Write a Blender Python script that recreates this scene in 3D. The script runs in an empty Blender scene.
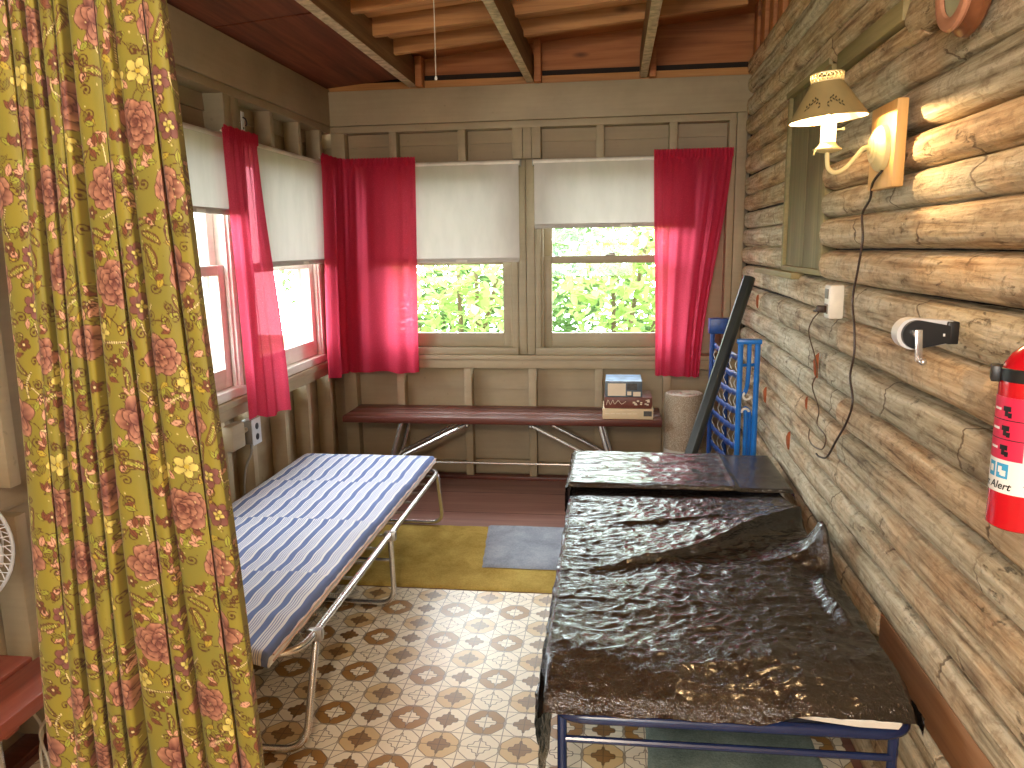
import bpy, bmesh, math, random
import numpy as np
from mathutils import Vector, Matrix, noise as mnoise

PI = math.pi
random.seed(7)
C = bpy.context.scene.collection
SC = bpy.context.scene

# ------------------------------------------------------------------ geometry helpers
class MB:
    """collects shapes, links them as ONE mesh object"""
    def __init__(self):
        self.v = []; self.f = []; self.m = []
    def add(self, vs, fs, mi=0, M=None):
        b = len(self.v)
        if M is not None:
            vs = [tuple(M @ Vector(p)) for p in vs]
        self.v.extend([tuple(p) for p in vs])
        for f in fs:
            self.f.append(tuple(b + i for i in f)); self.m.append(mi)
        return self
    def box(self, x0, x1, y0, y1, z0, z1, bev=0.0, mi=0, M=None, seg=2):
        if x1 < x0: x0, x1 = x1, x0
        if y1 < y0: y0, y1 = y1, y0
        if z1 < z0: z0, z1 = z1, z0
        if bev <= 0:
            vs = [(x, y, z) for x in (x0, x1) for y in (y0, y1) for z in (z0, z1)]
            fs = [(0, 1, 3, 2), (4, 6, 7, 5), (0, 4, 5, 1), (2, 3, 7, 6), (0, 2, 6, 4), (1, 5, 7, 3)]
            return self.add(vs, fs, mi, M)
        bm = bmesh.new()
        bmesh.ops.create_cube(bm, size=1.0)
        for q in bm.verts:
            q.co = Vector(((x0 + x1) / 2 + q.co.x * (x1 - x0), (y0 + y1) / 2 + q.co.y * (y1 - y0), (z0 + z1) / 2 + q.co.z * (z1 - z0)))
        bmesh.ops.bevel(bm, geom=bm.edges[:], offset=min(bev, 0.45 * min(x1 - x0, y1 - y0, z1 - z0)), segments=seg, affect='EDGES', profile=0.5)
        self.addbm(bm, mi, M); return self
    def addbm(self, bm, mi=0, M=None):
        bm.verts.ensure_lookup_table(); bm.verts.index_update()
        self.add([v.co[:] for v in bm.verts], [[v.index for v in f.verts] for f in bm.faces], mi, M)
        bm.free(); return self
    def tube(self, pts, r, n=10, closed=False, caps=True, mi=0, M=None, squash=None):
        P = [Vector(p) for p in pts]; k = len(P)
        rr = r if isinstance(r, (list, tuple)) else [r] * k
        T = []
        for i in range(k):
            a = P[(i - 1) % k] if (closed or i > 0) else P[i]
            b = P[(i + 1) % k] if (closed or i < k - 1) else P[i]
            t = (b - a); T.append(t.normalized() if t.length > 1e-9 else Vector((0, 0, 1)))
        u = Vector((0, 0, 1)) if abs(T[0].z) < 0.9 else Vector((1, 0, 0))
        u = (u - T[0] * u.dot(T[0])).normalized()
        vs = []
        for i in range(k):
            u = (u - T[i] * u.dot(T[i]))
            u = u.normalized() if u.length > 1e-6 else T[i].orthogonal().normalized()
            w = T[i].cross(u)
            for j in range(n):
                a = 2 * PI * j / n
                vs.append(P[i] + (u * math.cos(a) + w * math.sin(a)) * rr[i])
        fs = []
        for i in range(k if closed else k - 1):
            for j in range(n):
                a = i * n + j; b = i * n + (j + 1) % n
                c = ((i + 1) % k) * n + (j + 1) % n; d = ((i + 1) % k) * n + j
                fs.append((a, b, c, d))
        if caps and not closed:
            fs.append(tuple(range(n - 1, -1, -1))); fs.append(tuple((k - 1) * n + j for j in range(n)))
        return self.add(vs, fs, mi, M)
    def lathe(self, prof, n=32, mi=0, M=None, a0=0.0, a1=2 * PI):
        full = abs(a1 - a0 - 2 * PI) < 1e-6
        cols = n if full else n + 1
        vs = []
        for (r, z) in prof:
            for j in range(cols):
                a = a0 + (a1 - a0) * j / n
                vs.append((r * math.cos(a), r * math.sin(a), z))
        fs = []
        for i in range(len(prof) - 1):
            for j in range(n):
                j2 = (j + 1) % cols
                fs.append((i * cols + j, i * cols + j2, (i + 1) * cols + j2, (i + 1) * cols + j))
        return self.add(vs, fs, mi, M)
    def grid(self, nu, nv, fn, mi=0, M=None, closeu=False):
        vs = [fn(i / (nu - (0 if closeu else 1)), j / (nv - 1)) for j in range(nv) for i in range(nu)]
        fs = []
        for j in range(nv - 1):
            for i in range(nu if closeu else nu - 1):
                i2 = (i + 1) % nu
                fs.append((j * nu + i, j * nu + i2, (j + 1) * nu + i2, (j + 1) * nu + i))
        return self.add(vs, fs, mi, M)
    def sphere(self, c, r, n=12, sx=1, sy=1, sz=1, mi=0, M=None):
        prof = [(max(1e-5, math.sin(PI * i / n)), -math.cos(PI * i / n)) for i in range(n + 1)]
        Q = Matrix.Translation(Vector(c)) @ Matrix.Diagonal((r * sx, r * sy, r * sz, 1))
        return self.lathe(prof, n * 2, mi, (M @ Q) if M is not None else Q)
    def build(self, name, mat, parent=None, smooth=35, solid=None):
        me = bpy.data.meshes.new(name)
        me.from_pydata(self.v, [], self.f)
        for q in (mat if isinstance(mat, (list, tuple)) else [mat]):
            me.materials.append(q)
        if len(me.materials) > 1:
            me.polygons.foreach_set('material_index', self.m)
        me.validate(); me.update()
        if smooth:
            me.polygons.foreach_set('use_smooth', [True] * len(me.polygons))
            try: me.set_sharp_from_angle(angle=math.radians(smooth))
            except Exception: pass
        o = bpy.data.objects.new(name, me); C.objects.link(o)
        if parent is not None: o.parent = parent
        if solid:
            s = o.modifiers.new('thickness', 'SOLIDIFY'); s.thickness = solid; s.offset = 0
        return o

def boxmb(*a, **k): return MB().box(*a, **k)
def tubemb(*a, **k): return MB().tube(*a, **k)

def fillet(pts, rad, seg=6, closed=False):
    P = [Vector(p) for p in pts]; out = []; n = len(P)
    for i in range(n):
        if not closed and i in (0, n - 1): out.append(P[i]); continue
        a, b, c = P[i - 1], P[i], P[(i + 1) % n]
        d1 = (a - b); d2 = (c - b)
        r = min(rad, d1.length * 0.49, d2.length * 0.49)
        p0 = b + d1.normalized() * r; p1 = b + d2.normalized() * r
        for s in range(seg + 1):
            t = s / seg
            out.append(p0 * (1 - t) ** 2 + b * 2 * t * (1 - t) + p1 * t * t)
    return out
def spline(pts, k=8):
    P = [Vector(p) for p in pts]; out = []
    for i in range(len(P) - 1):
        p0 = P[max(0, i - 1)]; p1 = P[i]; p2 = P[i + 1]; p3 = P[min(len(P) - 1, i + 2)]
        for s in range(k):
            t = s / k
            out.append(0.5 * ((2 * p1) + (p2 - p0) * t + (2 * p0 - 5 * p1 + 4 * p2 - p3) * t * t + (3 * p1 - p0 - 3 * p2 + p3) * t ** 3))
    out.append(P[-1]); return out

def tag(o, label, cat, group=None, kind=None):
    o['label'] = label
    if cat: o['category'] = cat
    if group: o['group'] = group
    if kind: o['kind'] = kind
    return o
def thing(name, label, cat, loc=(0, 0, 0), rz=0.0, group=None):
    o = bpy.data.objects.new(name, None); C.objects.link(o)
    o.location = loc; o.rotation_euler = (0, 0, rz); o.empty_display_size = 0.1
    return tag(o, label, cat, group)
def struct(o, label=None):
    o['kind'] = 'structure'
    if label: o['label'] = label
    return o
def sm(t): t = max(0.0, min(1.0, t)); return t * t * (3 - 2 * t)
def srgb(r, g, b):
    def f(c):
        c /= 255.0
        return c / 12.92 if c <= 0.04045 else ((c + 0.055) / 1.055) ** 2.4
    return (f(r), f(g), f(b), 1.0)

# ------------------------------------------------------------------ material helpers
class NM:
    def __init__(self, name):
        self.m = bpy.data.materials.new(name); self.m.use_nodes = True
        self.t = self.m.node_tree; self.t.nodes.clear()
        self.out = self.t.nodes.new('ShaderNodeOutputMaterial')
    def n(self, ty, **kw):
        q = self.t.nodes.new(ty)
        for k, v in kw.items(): setattr(q, k, v)
        return q
    def L(self, a, b): self.t.links.new(a, b)
    def set(self, sock, v):
        if hasattr(v, 'is_output') or isinstance(v, bpy.types.NodeSocket): self.L(v, sock)
        else: sock.default_value = v
    def math(self, op, a, b=None, c=None, clamp=False):
        q = self.n('ShaderNodeMath', operation=op); q.use_clamp = clamp
        self.set(q.inputs[0], a)
        if b is not None: self.set(q.inputs[1], b)
        if c is not None: self.set(q.inputs[2], c)
        return q.outputs[0]
    def coord(self, kind='Object'): return self.n('ShaderNodeTexCoord').outputs[kind]
    def mapping(self, v, scale=(1, 1, 1), loc=(0, 0, 0), rot=(0, 0, 0)):
        q = self.n('ShaderNodeMapping'); self.L(v, q.inputs[0])
        q.inputs['Scale'].default_value = scale; q.inputs['Location'].default_value = loc; q.inputs['Rotation'].default_value = rot
        return q.outputs[0]
    def noise(self, v, scale=5, detail=4, rough=0.55, dist=0.0, w=None):
        q = self.n('ShaderNodeTexNoise')
        if w is not None:
            q.noise_dimensions = '4D'; self.set(q.inputs['W'], w)
        self.L(v, q.inputs['Vector']); q.inputs['Scale'].default_value = scale; q.inputs['Detail'].default_value = detail
        q.inputs['Roughness'].default_value = rough; q.inputs['Distortion'].default_value = dist
        return q.outputs['Fac']
    def ramp(self, fac, stops, interp='LINEAR'):
        q = self.n('ShaderNodeValToRGB'); self.L(fac, q.inputs[0]); r = q.color_ramp; r.interpolation = interp
        while len(r.elements) < len(stops): r.elements.new(0.5)
        for e, (p, c) in zip(r.elements, stops): e.position = p; e.color = c if len(c) == 4 else (*c, 1)
        return q.outputs['Color']
    def mix(self, fac, a, b, blend='MIX'):
        q = self.n('ShaderNodeMix', data_type='RGBA', blend_type=blend)
        self.set(q.inputs[0], fac); self.set(q.inputs[6], a); self.set(q.inputs[7], b)
        return q.outputs[2]
    def sep(self, v):
        q = self.n('ShaderNodeSeparateXYZ'); self.L(v, q.inputs[0]); return q.outputs
    def bump(self, h, strength=0.3, dist=0.01, normal=None):
        q = self.n('ShaderNodeBump'); self.L(h, q.inputs['Height']); q.inputs['Strength'].default_value = strength; q.inputs['Distance'].default_value = dist
        if normal is not None: self.L(normal, q.inputs['Normal'])
        return q.outputs[0]
    def principled(self, color, rough=0.5, metal=0.0, normal=None, **kw):
        p = self.n('ShaderNodeBsdfPrincipled')
        self.set(p.inputs['Base Color'], color); self.set(p.inputs['Roughness'], rough); self.set(p.inputs['Metallic'], metal)
        if normal is not None: self.L(normal, p.inputs['Normal'])
        for k, v in kw.items(): self.set(p.inputs[k.replace('_', ' ')], v)
        return p.outputs[0]
    def done(self, sh): self.L(sh, self.out.inputs['Surface']); return self.m

def simple(name, col, rough=0.5, metal=0.0, var=0.12, nscale=12, bump=0.0, bscale=80, **kw):
    N = NM(name); co = N.coord()
    nz = N.noise(co, nscale, 4)
    c2 = tuple(max(0, x * (1 - var)) for x in col[:3]) + (1,); c3 = tuple(min(1, x * (1 + var)) for x in col[:3]) + (1,)
    cc = N.ramp(nz, [(0.3, c2), (0.7, c3)])
    nrm = N.bump(N.noise(co, bscale, 3), bump, 0.004) if bump else None
    return N.done(N.principled(cc, rough, metal, nrm, **kw))

def wood(name, dark, mid, light, axis='X', fine=60, rough=0.6, bump=0.25, knots=True, coarse=1.0, spec=0.3):
    """plank wood, grain along one axis, knots and fine streaks"""
    N = NM(name); co = N.coord()
    rnd = N.n('ShaderNodeObjectInfo').outputs['Random']
    s = {'X': (0.7, 9, 9), 'Y': (9, 0.7, 9), 'Z': (9, 9, 0.7)}[axis]
    v = N.mapping(co, tuple(q * coarse for q in s))
    w = N.math('MULTIPLY', rnd, 37.0)
    a = N.noise(v, 1.3, 5, 0.6, 0.8, w)
    s2 = {'X': (2.0, fine, fine), 'Y': (fine, 2.0, fine), 'Z': (fine, fine, 2.0)}[axis]
    b = N.noise(N.mapping(co, s2), 1.0, 3, 0.6)
    g = N.math('ADD', N.math('MULTIPLY', a, 0.7), N.math('MULTIPLY', b, 0.3))
    col = N.ramp(g, [(0.3, dark), (0.5, mid), (0.72, light)])
    if knots:
        s3 = {'X': (3, 9, 9), 'Y': (9, 3, 9), 'Z': (9, 9, 3)}[axis]
        vo = N.n('ShaderNodeTexVoronoi'); N.L(N.mapping(co, s3), vo.inputs['Vector']); vo.inputs['Scale'].default_value = 0.9
        k = N.ramp(vo.outputs['Distance'], [(0.05, (1, 1, 1)), (0.17, (0, 0, 0))])
        col = N.mix(N.math('MULTIPLY', k, 0.75), col, (dark[0] * 0.35, dark[1] * 0.3, dark[2] * 0.3, 1))
    nrm = N.bump(g, bump, 0.004)
    return N.done(N.principled(col, rough, 0.0, nrm, Specular_IOR_Level=spec))

# ------------------------------------------------------------------ materials
def mat_log():
    N = NM('peeled_log'); co = N.coord(); info = N.n('ShaderNodeObjectInfo'); rnd = info.outputs['Random']
    w = N.math('MULTIPLY', rnd, 53.0)
    streak = N.noise(N.mapping(co, (16, 0.9, 16)), 1.6, 7, 0.65, 0.7, w)
    fine = N.noise(N.mapping(co, (75, 5, 75)), 1.0, 4, 0.6, 0.3)
    blot = N.noise(N.mapping(co, (3.2, 1.7, 3.2)), 1.7, 5, 0.6, 0.5, w)
    g = N.math('ADD', N.math('MULTIPLY', streak, 0.62), N.math('MULTIPLY', fine, 0.38))
    warm = N.ramp(g, [(0.35, srgb(112, 80, 52)), (0.44, srgb(182, 146, 106)), (0.55, srgb(216, 186, 146)), (0.66, srgb(236, 216, 182))])
    grey = N.ramp(g, [(0.35, srgb(98, 86, 66)), (0.44, srgb(166, 152, 124)), (0.55, srgb(202, 190, 162)), (0.66, srgb(226, 216, 192))])
    f = N.math('ADD', N.math('MULTIPLY', blot, 0.8), N.math('MULTIPLY', rnd, 0.25))
    col = N.mix(N.ramp(f, [(0.42, (0, 0, 0)), (0.68, (1, 1, 1))]), grey, warm)
    # dark bark flecks and drying checks
    fl = N.noise(N.mapping(co, (34, 13, 34)), 1.5, 6, 0.75, 0.5, w)
    fleck = N.ramp(fl, [(0.565, (0, 0, 0)), (0.63, (1, 1, 1))])
    patch = N.ramp(N.noise(N.mapping(co, (4, 2.2, 4)), 1.6, 2, 0.5, 0.0, N.math('ADD', w, 9.0)), [(0.48, (0, 0, 0)), (0.60, (1, 1, 1))])
    fk = N.math('MULTIPLY', N.math('MULTIPLY', fleck, patch), 0.6)
    col = N.mix(fk, col, srgb(62, 38, 22))
    # transverse scars (old branch rings)
    yy = N.sep(co)[1]
    wob = N.noise(N.mapping(co, (9, 2, 9)), 1.4, 3, 0.6, 0, w)
    ring = N.math('FRACT', N.math('ADD', N.math('MULTIPLY', yy, 2.1), N.math('ADD', N.math('MULTIPLY', wob, 0.55), N.math('MULTIPLY', rnd, 7.0))))
    rl = N.ramp(ring, [(0.0, (1, 1, 1)), (0.016, (1, 1, 1)), (0.028, (0, 0, 0))])
    rp = N.ramp(N.noise(N.mapping(co, (2, 2.5, 2)), 2.3, 2, 0.5, 0, N.math('ADD', w, 3.0)), [(0.47, (0, 0, 0)), (0.56, (1, 1, 1))])
    rk = N.math('MULTIPLY', N.math('MULTIPLY', rl, rp), 0.7)
    col = N.mix(rk, col, srgb(66, 40, 24))
    # knots
    vo = N.n('ShaderNodeTexVoronoi'); N.L(N.mapping(co, (7, 2.6, 7)), vo.inputs['Vector']); vo.inputs['Scale'].default_value = 1.0
    kk = N.ramp(vo.outputs['Distance'], [(0.07, (1, 1, 1)), (0.2, (0, 0, 0))])
    col = N.mix(N.math('MULTIPLY', kk, 0.55), col, srgb(84, 52, 32))
    rough_ = N.noise(N.mapping(co, (1.6, 1, 1.6)), 26, 5, 0.7, 0.4)
    col = N.mix(N.math('MULTIPLY', N.ramp(rough_, [(0.36, (1, 1, 1)), (0.5, (0, 0, 0))]), 0.4), col, srgb(104, 76, 48))
    fine = N.math('ADD', fine, N.math('MULTIPLY', rough_, 1.1))
    h = N.math('SUBTRACT', N.math('ADD', N.math('MULTIPLY', streak, 0.9), N.math('MULTIPLY', fine, 0.45)), N.math('ADD', N.math('MULTIPLY', fk, 0.4), N.math('MULTIPLY', rk, 0.6)))
    nrm = N.bump(h, 1.0, 0.012)
    return N.done(N.principled(col, 0.72, 0, nrm, Specular_IOR_Level=0.25))

def mat_paint(name, col, seed=0.0, rough=0.55):
    N = NM(name); co = N.coord()
    a = N.noise(N.mapping(co, (1, 1, 1), (seed, 0, 0)), 3.0, 5, 0.6)
    b = N.noise(N.mapping(co, (3, 3, 60)), 1.0, 3)
    c1 = tuple(x * 0.86 for x in col[:3]) + (1,); c2 = tuple(min(1, x * 1.1) for x in col[:3]) + (1,)
    cc = N.ramp(N.math('ADD', N.math('MULTIPLY', a, 0.75), N.math('MULTIPLY', b, 0.25)), [(0.35, c1), (0.65, c2)])
    sp = N.ramp(N.noise(co, 38, 2, 0.5), [(0.71, (0, 0, 0)), (0.76, (1, 1, 1))])
    cc = N.mix(N.math('MULTIPLY', sp, 0.35), cc, tuple(x * 0.5 for x in col[:3]) + (1,))
    return N.done(N.principled(cc, rough, 0, N.bump(b, 0.12, 0.002), Specular_IOR_Level=0.35))

def mat_lino():
    N = NM('patterned_lino'); co = N.coord(); X = N.sep(co)
    m = N.math
    u = m('DIVIDE', m('ADD', X[0], 0.893), 0.125); v = m('DIVIDE', m('SUBTRACT', X[1], 2.2), 0.125)
    iu = m('ROUND', u); iv = m('ROUND', v)
    fu = m('ABSOLUTE', m('SUBTRACT', u, iu)); fv = m('ABSOLUTE', m('SUBTRACT', v, iv))
    pu = m('ABSOLUTE', m('MODULO', iu, 2.0)); pv = m('ABSOLUTE', m('MODULO', iv, 2.0))
    # concave four-point star with a small step in its edge
    a = m('POWER', fu, 0.9); b = m('POWER', fv, 0.9)
    st = m('ADD', m('ADD', a, b), m('MULTIPLY', m('SINE', m('MULTIPLY', m('SUBTRACT', fu, fv), 25.0)), 0.034))
    star = m('LESS_THAN', st, 0.36)
    starline = m('COMPARE', st, 0.36, 0.022)
    oc = m('MAXIMUM', m('MAXIMUM', fu, fv), m('MULTIPLY', m('ADD', fu, fv), 0.69))
    oc = m('ADD', oc, m('MULTIPLY', m('SINE', m('MULTIPLY', m('ADD', fu, fv), 30.0)), 0.008))
    ring = m('LESS_THAN', oc, 0.475)
    ringline = m('COMPARE', oc, 0.475, 0.013)
    gx = m('ABSOLUTE', m('SUBTRACT', m('FRACT', m('ADD', m('MULTIPLY', u, 2.0), 0.5)), 0.5))
    gy = m('ABSOLUTE', m('SUBTRACT', m('FRACT', m('ADD', m('MULTIPLY', v, 2.0), 0.5)), 0.5))
    gl = m('LESS_THAN', m('MINIMUM', gx, gy), 0.026)
    cream = srgb(238, 226, 202); tan = srgb(206, 176, 126); dark = srgb(158, 116, 60); dia = srgb(136, 100, 54); line = srgb(88, 62, 36)
    e_e = m('MULTIPLY', m('SUBTRACT', 1.0, pu), m('SUBTRACT', 1.0, pv))   # rosette
    o_o = m('MULTIPLY', pu, pv)                                         # tan ring, dark diamond
    o_e = m('MULTIPLY', pu, m('SUBTRACT', 1.0, pv))                      # dark diamond
    nz = N.noise(co, 240, 2, 0.6)
    base = N.mix(m('MULTIPLY', nz, 0.25), cream, srgb(198, 182, 150))
    c = N.mix(m('MULTIPLY', ring, e_e), base, dark)
    c = N.mix(m('MULTIPLY', ring, o_o), c, tan)
    c = N.mix(m('MULTIPLY', star, e_e), c, base)
    c = N.mix(m('MULTIPLY', star, m('MAXIMUM', o_o, o_e)), c, dia)
    ln = m('MAXIMUM', m('MULTIPLY', ringline, 0.75), m('MULTIPLY', starline, 0.8))
    c = N.mix(m('MAXIMUM', ln, m('MULTIPLY', gl, 0.72)), c, line)
    wear = N.noise(co, 2.5, 4, 0.6)
    rg = m('ADD', 0.27, m('MULTIPLY', wear, 0.16))
    hb = N.bump(m('ADD', m('MULTIPLY', nz, 0.5), m('MULTIPLY', gl, -0.5)), 0.08, 0.002)
    return N.done(N.principled(c, rg, 0, hb, Specular_IOR_Level=0.6, Coat_Weight=0.45, Coat_Roughness=0.34))

def mat_plastic_sheet():
    N = NM('black_plastic'); co = N.coord()
    def ridge(v, sc, dist, det=3):
        q = N.math('ABSOLUTE', N.math('SUBTRACT', N.noise(v, sc, det, 0.55, dist), 0.5))
        return N.math('SUBTRACT', 0.2, N.math('MINIMUM', q, 0.2))
    big = N.noise(N.mapping(co, (4, 8, 6)), 1.6, 3, 0.5, 0.6)
    r1 = ridge(N.mapping(co, (7, 12, 9)), 1.7, 1.4)
    r2 = ridge(N.mapping(co, (16, 24, 18), rot=(0, 0, .35)), 2.0, 1.8)
    r3 = ridge(N.mapping(co, (34, 52, 40), rot=(0, 0, .5)), 1.8, 0.8)
    h = N.math('ADD', N.math('MULTIPLY', big, 1.2), N.math('ADD', N.math('MULTIPLY', r1, 1.3), N.math('ADD', N.math('MULTIPLY', r2, 1.0), N.math('MULTIPLY', r3, 0.8))))
    n1 = N.bump(h, 0.5, 0.014)
    col = N.ramp(N.noise(co, 6, 3), [(0.3, (0.008, 0.006, 0.005, 1)), (0.7, (0.014, 0.010, 0.008, 1))])
    return N.done(N.principled(col, 0.15, 0, n1, Specular_IOR_Level=0.9, Coat_Weight=0.6, Coat_Roughness=0.16))

def mat_sheer():
    N = NM('sheer_red_cloth'); co = N.coord()
    weave = N.noise(co, 220, 2, 0.5)
    dots = N.n('ShaderNodeTexVoronoi'); N.L(co, dots.inputs['Vector']); dots.inputs['Scale'].default_value = 42
    d = N.ramp(dots.outputs['Distance'], [(0.10, (1, 1, 1)), (0.16, (0, 0, 0))])
    col = N.mix(N.math('MULTIPLY', d, 0.25), N.ramp(weave, [(0.3, srgb(198, 48, 76)), (0.7, srgb(220, 66, 96))]), srgb(236, 120, 140))
    di = N.n('ShaderNodeBsdfDiffuse'); N.L(col, di.inputs[0])
    tr = N.n('ShaderNodeBsdfTranslucent'); N.L(N.mix(0.4, col, srgb(246, 110, 136)), tr.inputs[0])
    tp = N.n('ShaderNodeBsdfTransparent'); tp.inputs[0].default_value = srgb(255, 150, 160)
    a = N.n('ShaderNodeMixShader'); a.inputs[0].default_value = 0.55; N.L(di.outputs[0], a.inputs[1]); N.L(tr.outputs[0], a.inputs[2])
    b = N.n('ShaderNodeMixShader'); b.inputs[0].default_value = 0.05; N.L(a.outputs[0], b.inputs[1]); N.L(tp.outputs[0], b.inputs[2])
    return N.done(b.outputs[0])

def mat_blind():
    N = NM('white_blind_vinyl'); co = N.coord()
    nz = N.noise(N.mapping(co, (6, 6, 2)), 2, 4)
    col = N.ramp(nz, [(0.35, srgb(182, 174, 165)), (0.65, srgb(194, 186, 177))])
    p = N.principled(col, 0.55, 0, N.bump(nz, 0.15, 0.01))
    tr = N.n('ShaderNodeBsdfTranslucent'); tr.inputs[0].default_value = srgb(222, 212, 200)
    a = N.n('ShaderNodeMixShader'); a.inputs[0].default_value = 0.10; N.L(p, a.inputs[1]); N.L(tr.outputs[0], a.inputs[2])
    return N.done(a.outputs[0])

def mat_glass():
    N = NM('window_glass')
    fr = N.n('ShaderNodeFresnel'); fr.inputs['IOR'].default_value = 1.45
    t = N.n('ShaderNodeBsdfTransparent'); t.inputs[0].default_value = (0.96, 0.98, 0.97, 1)
    g = N.n('ShaderNodeBsdfGlossy'); g.inputs['Roughness'].default_value = 0.02
    N.L(N.noise(N.coord(), 3, 2), N.n('ShaderNodeBump').inputs['Height'])
    a = N.n('ShaderNodeMixShader'); N.L(fr.outputs[0], a.inputs[0]); N.L(t.outputs[0], a.inputs[1]); N.L(g.outputs[0], a.inputs[2])
    return N.done(a.outputs[0])

def mat_stripes():
    """blue ticking: stripes along Y, nudged sideways on each quilted row"""
    N = NM('blue_striped_ticking'); co = N.coord(); X = N.sep(co); m = N.math
    row = m('FRACT', m('DIVIDE', X[1], 0.115))
    wav = m('MULTIPLY', m('SINE', m('MULTIPLY', row, 2 * PI)), 0.0012)
    u = m('FRACT', m('DIVIDE', m('ADD', m('ADD', X[0], wav), 5.0), 0.066))
    white = srgb(236, 238, 242); blue = srgb(102, 122, 174); thin = srgb(128, 146, 196)
    c = N.ramp(u, [(0.0, white), (0.06, blue), (0.40, white), (0.50, thin), (0.545, white), (0.62, thin), (0.665, white), (0.74, thin), (0.785, white), (0.86, thin), (0.9, white)], 'CONSTANT')
    wv = N.noise(co, 420, 2)
    c = N.mix(m('MULTIPLY', wv, 0.22), c, srgb(150, 156, 178))
    return N.done(N.principled(c, 0.8, 0, N.bump(wv, 0.15, 0.001), Specular_IOR_Level=0.2))

def mat_rug(name, c1, c2, scale=160):
    N = NM(name); co = N.coord()
    a = N.noise(co, scale, 3, 0.7); b = N.noise(co, 7, 5, 0.65, 0.4)
    col = N.ramp(N.math('ADD', N.math('MULTIPLY', a, 0.45), N.math('MULTIPLY', b, 0.55)), [(0.34, c1), (0.66, c2)])
    h = N.math('ADD', a, N.math('MULTIPLY', b, 0.6))
    return N.done(N.principled(col, 0.95, 0, N.bump(h, 0.8, 0.006), Specular_IOR_Level=0.1))

def mat_speckle():
    N = NM('speckled_pile'); co = N.coord()
    a = N.noise(co, 230, 3, 0.7)
    col = N.ramp(a, [(0.33, srgb(112, 96, 78)), (0.47, srgb(158, 140, 118)), (0.56, srgb(184, 168, 146)), (0.68, srgb(210, 198, 180))])
    return N.done(N.principled(col, 0.9, 0, N.bump(a, 0.6, 0.004), Specular_IOR_Level=0.15))

def mat_emit(name, col, s):
    N = NM(name); nz = N.noise(N.coord(), 8, 2)
    e = N.n('ShaderNodeEmission'); N.L(N.ramp(nz, [(0, col), (1, tuple(min(1, x * 1.02) for x in col[:3]) + (1,))]), e.inputs[0]); e.inputs[1].default_value = s
    return N.done(e.outputs[0])

def mat_leaf(name, c1, c2):
    N = NM(name); g = N.n('ShaderNodeNewGeometry')
    col = N.ramp(g.outputs['Random Per Island'], [(0.0, c1), (1.0, c2)])
    d = N.n('ShaderNodeBsdfDiffuse'); N.L(col, d.inputs[0]); t = N.n('ShaderNodeBsdfTranslucent'); N.L(col, t.inputs[0])
    a = N.n('ShaderNodeMixShader'); a.inputs[0].default_value = 0.5; N.L(d.outputs[0], a.inputs[1]); N.L(t.outputs[0], a.inputs[2])
    return N.done(a.outputs[0])

def mat_attr(name):
    N = NM(name); at = N.n('ShaderNodeAttribute', attribute_name='print'); co = N.coord()
    wv = N.noise(co, 500, 2)
    c = N.mix(N.math('MULTIPLY', wv, 0.12), at.outputs['Color'], srgb(70, 54, 20))
    di = N.principled(c, 0.62, 0, N.bump(wv, 0.1, 0.001), Specular_IOR_Level=0.3, Sheen_Weight=0.1)
    tr = N.n('ShaderNodeBsdfTranslucent'); N.L(c, tr.inputs[0])
    a = N.n('ShaderNodeMixShader'); a.inputs[0].default_value = 0.12; N.L(di, a.inputs[1]); N.L(tr.outputs[0], a.inputs[2])
    return N.done(a.outputs[0])

M = {}
TAUPE = srgb(158, 140, 112)
M['paint'] = mat_paint('taupe_paint', TAUPE)
M['paint2'] = mat_paint('taupe_stud_paint', srgb(164, 147, 118), 4.0)
M['frame'] = mat_paint('window_frame_paint', srgb(158, 144, 116), 9.0, 0.45)
M['sash_white'] = simple('pale_storm_frame', srgb(224, 214, 212), 0.5)
M['log'] = mat_log()
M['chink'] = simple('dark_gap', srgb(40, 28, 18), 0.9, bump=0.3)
M['bark'] = simple('orange_bark', srgb(150, 78, 40), 0.85, var=0.3, nscale=40, bump=0.5)
M['plank_orange'] = wood('fresh_plank', srgb(112, 74, 46), srgb(158, 112, 74), srgb(180, 136, 98), 'Y', knots=False)
M['deck'] = wood('roof_deck_wood', srgb(112, 62, 30), srgb(164, 100, 54), srgb(190, 126, 74), 'X', coarse=0.8)
M['ply'] = wood('red_brown_ply', srgb(62, 30, 18), srgb(108, 56, 34), srgb(140, 80, 50), 'Y', coarse=1.2, knots=False)
M['rafter'] = wood('pale_rafter_wood', srgb(128, 82, 44), srgb(180, 126, 74), srgb(204, 154, 98), 'X', coarse=0.8)
M['joist'] = wood('weathered_joist', srgb(84, 58, 34), srgb(128, 94, 60), srgb(168, 138, 98), 'Y', knots=False)
M['joistedge'] = simple('pale_joist_edge', srgb(196, 176, 142), 0.8, var=0.35, nscale=30, bump=0.5)
M['redwood'] = wood('redwood_stain', srgb(62, 28, 20), srgb(94, 46, 34), srgb(122, 70, 54), 'X', rough=0.38, knots=False, spec=0.5)
M['redwood_y'] = wood('redwood_stain_lengthwise', srgb(110, 48, 32), srgb(144, 72, 54), srgb(170, 104, 84), 'Y', rough=0.4, knots=False, spec=0.5)
M['floor'] = wood('red_brown_floor_paint', srgb(92, 58, 50), srgb(128, 88, 76), srgb(150, 112, 98), 'X', rough=0.42, knots=False, coarse=0.7, spec=0.45)
M['lino'] = mat_lino()
M['chrome'] = simple('polished_steel', (0.72, 0.71, 0.69, 1), 0.27, 0.88, var=0.06)
M['dull_steel'] = simple('dull_steel', (0.5, 0.48, 0.44, 1), 0.4, 1.0, var=0.15)
M['navy'] = simple('navy_enamel', srgb(30, 42, 78), 0.25, 0.0, var=0.2)
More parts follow.
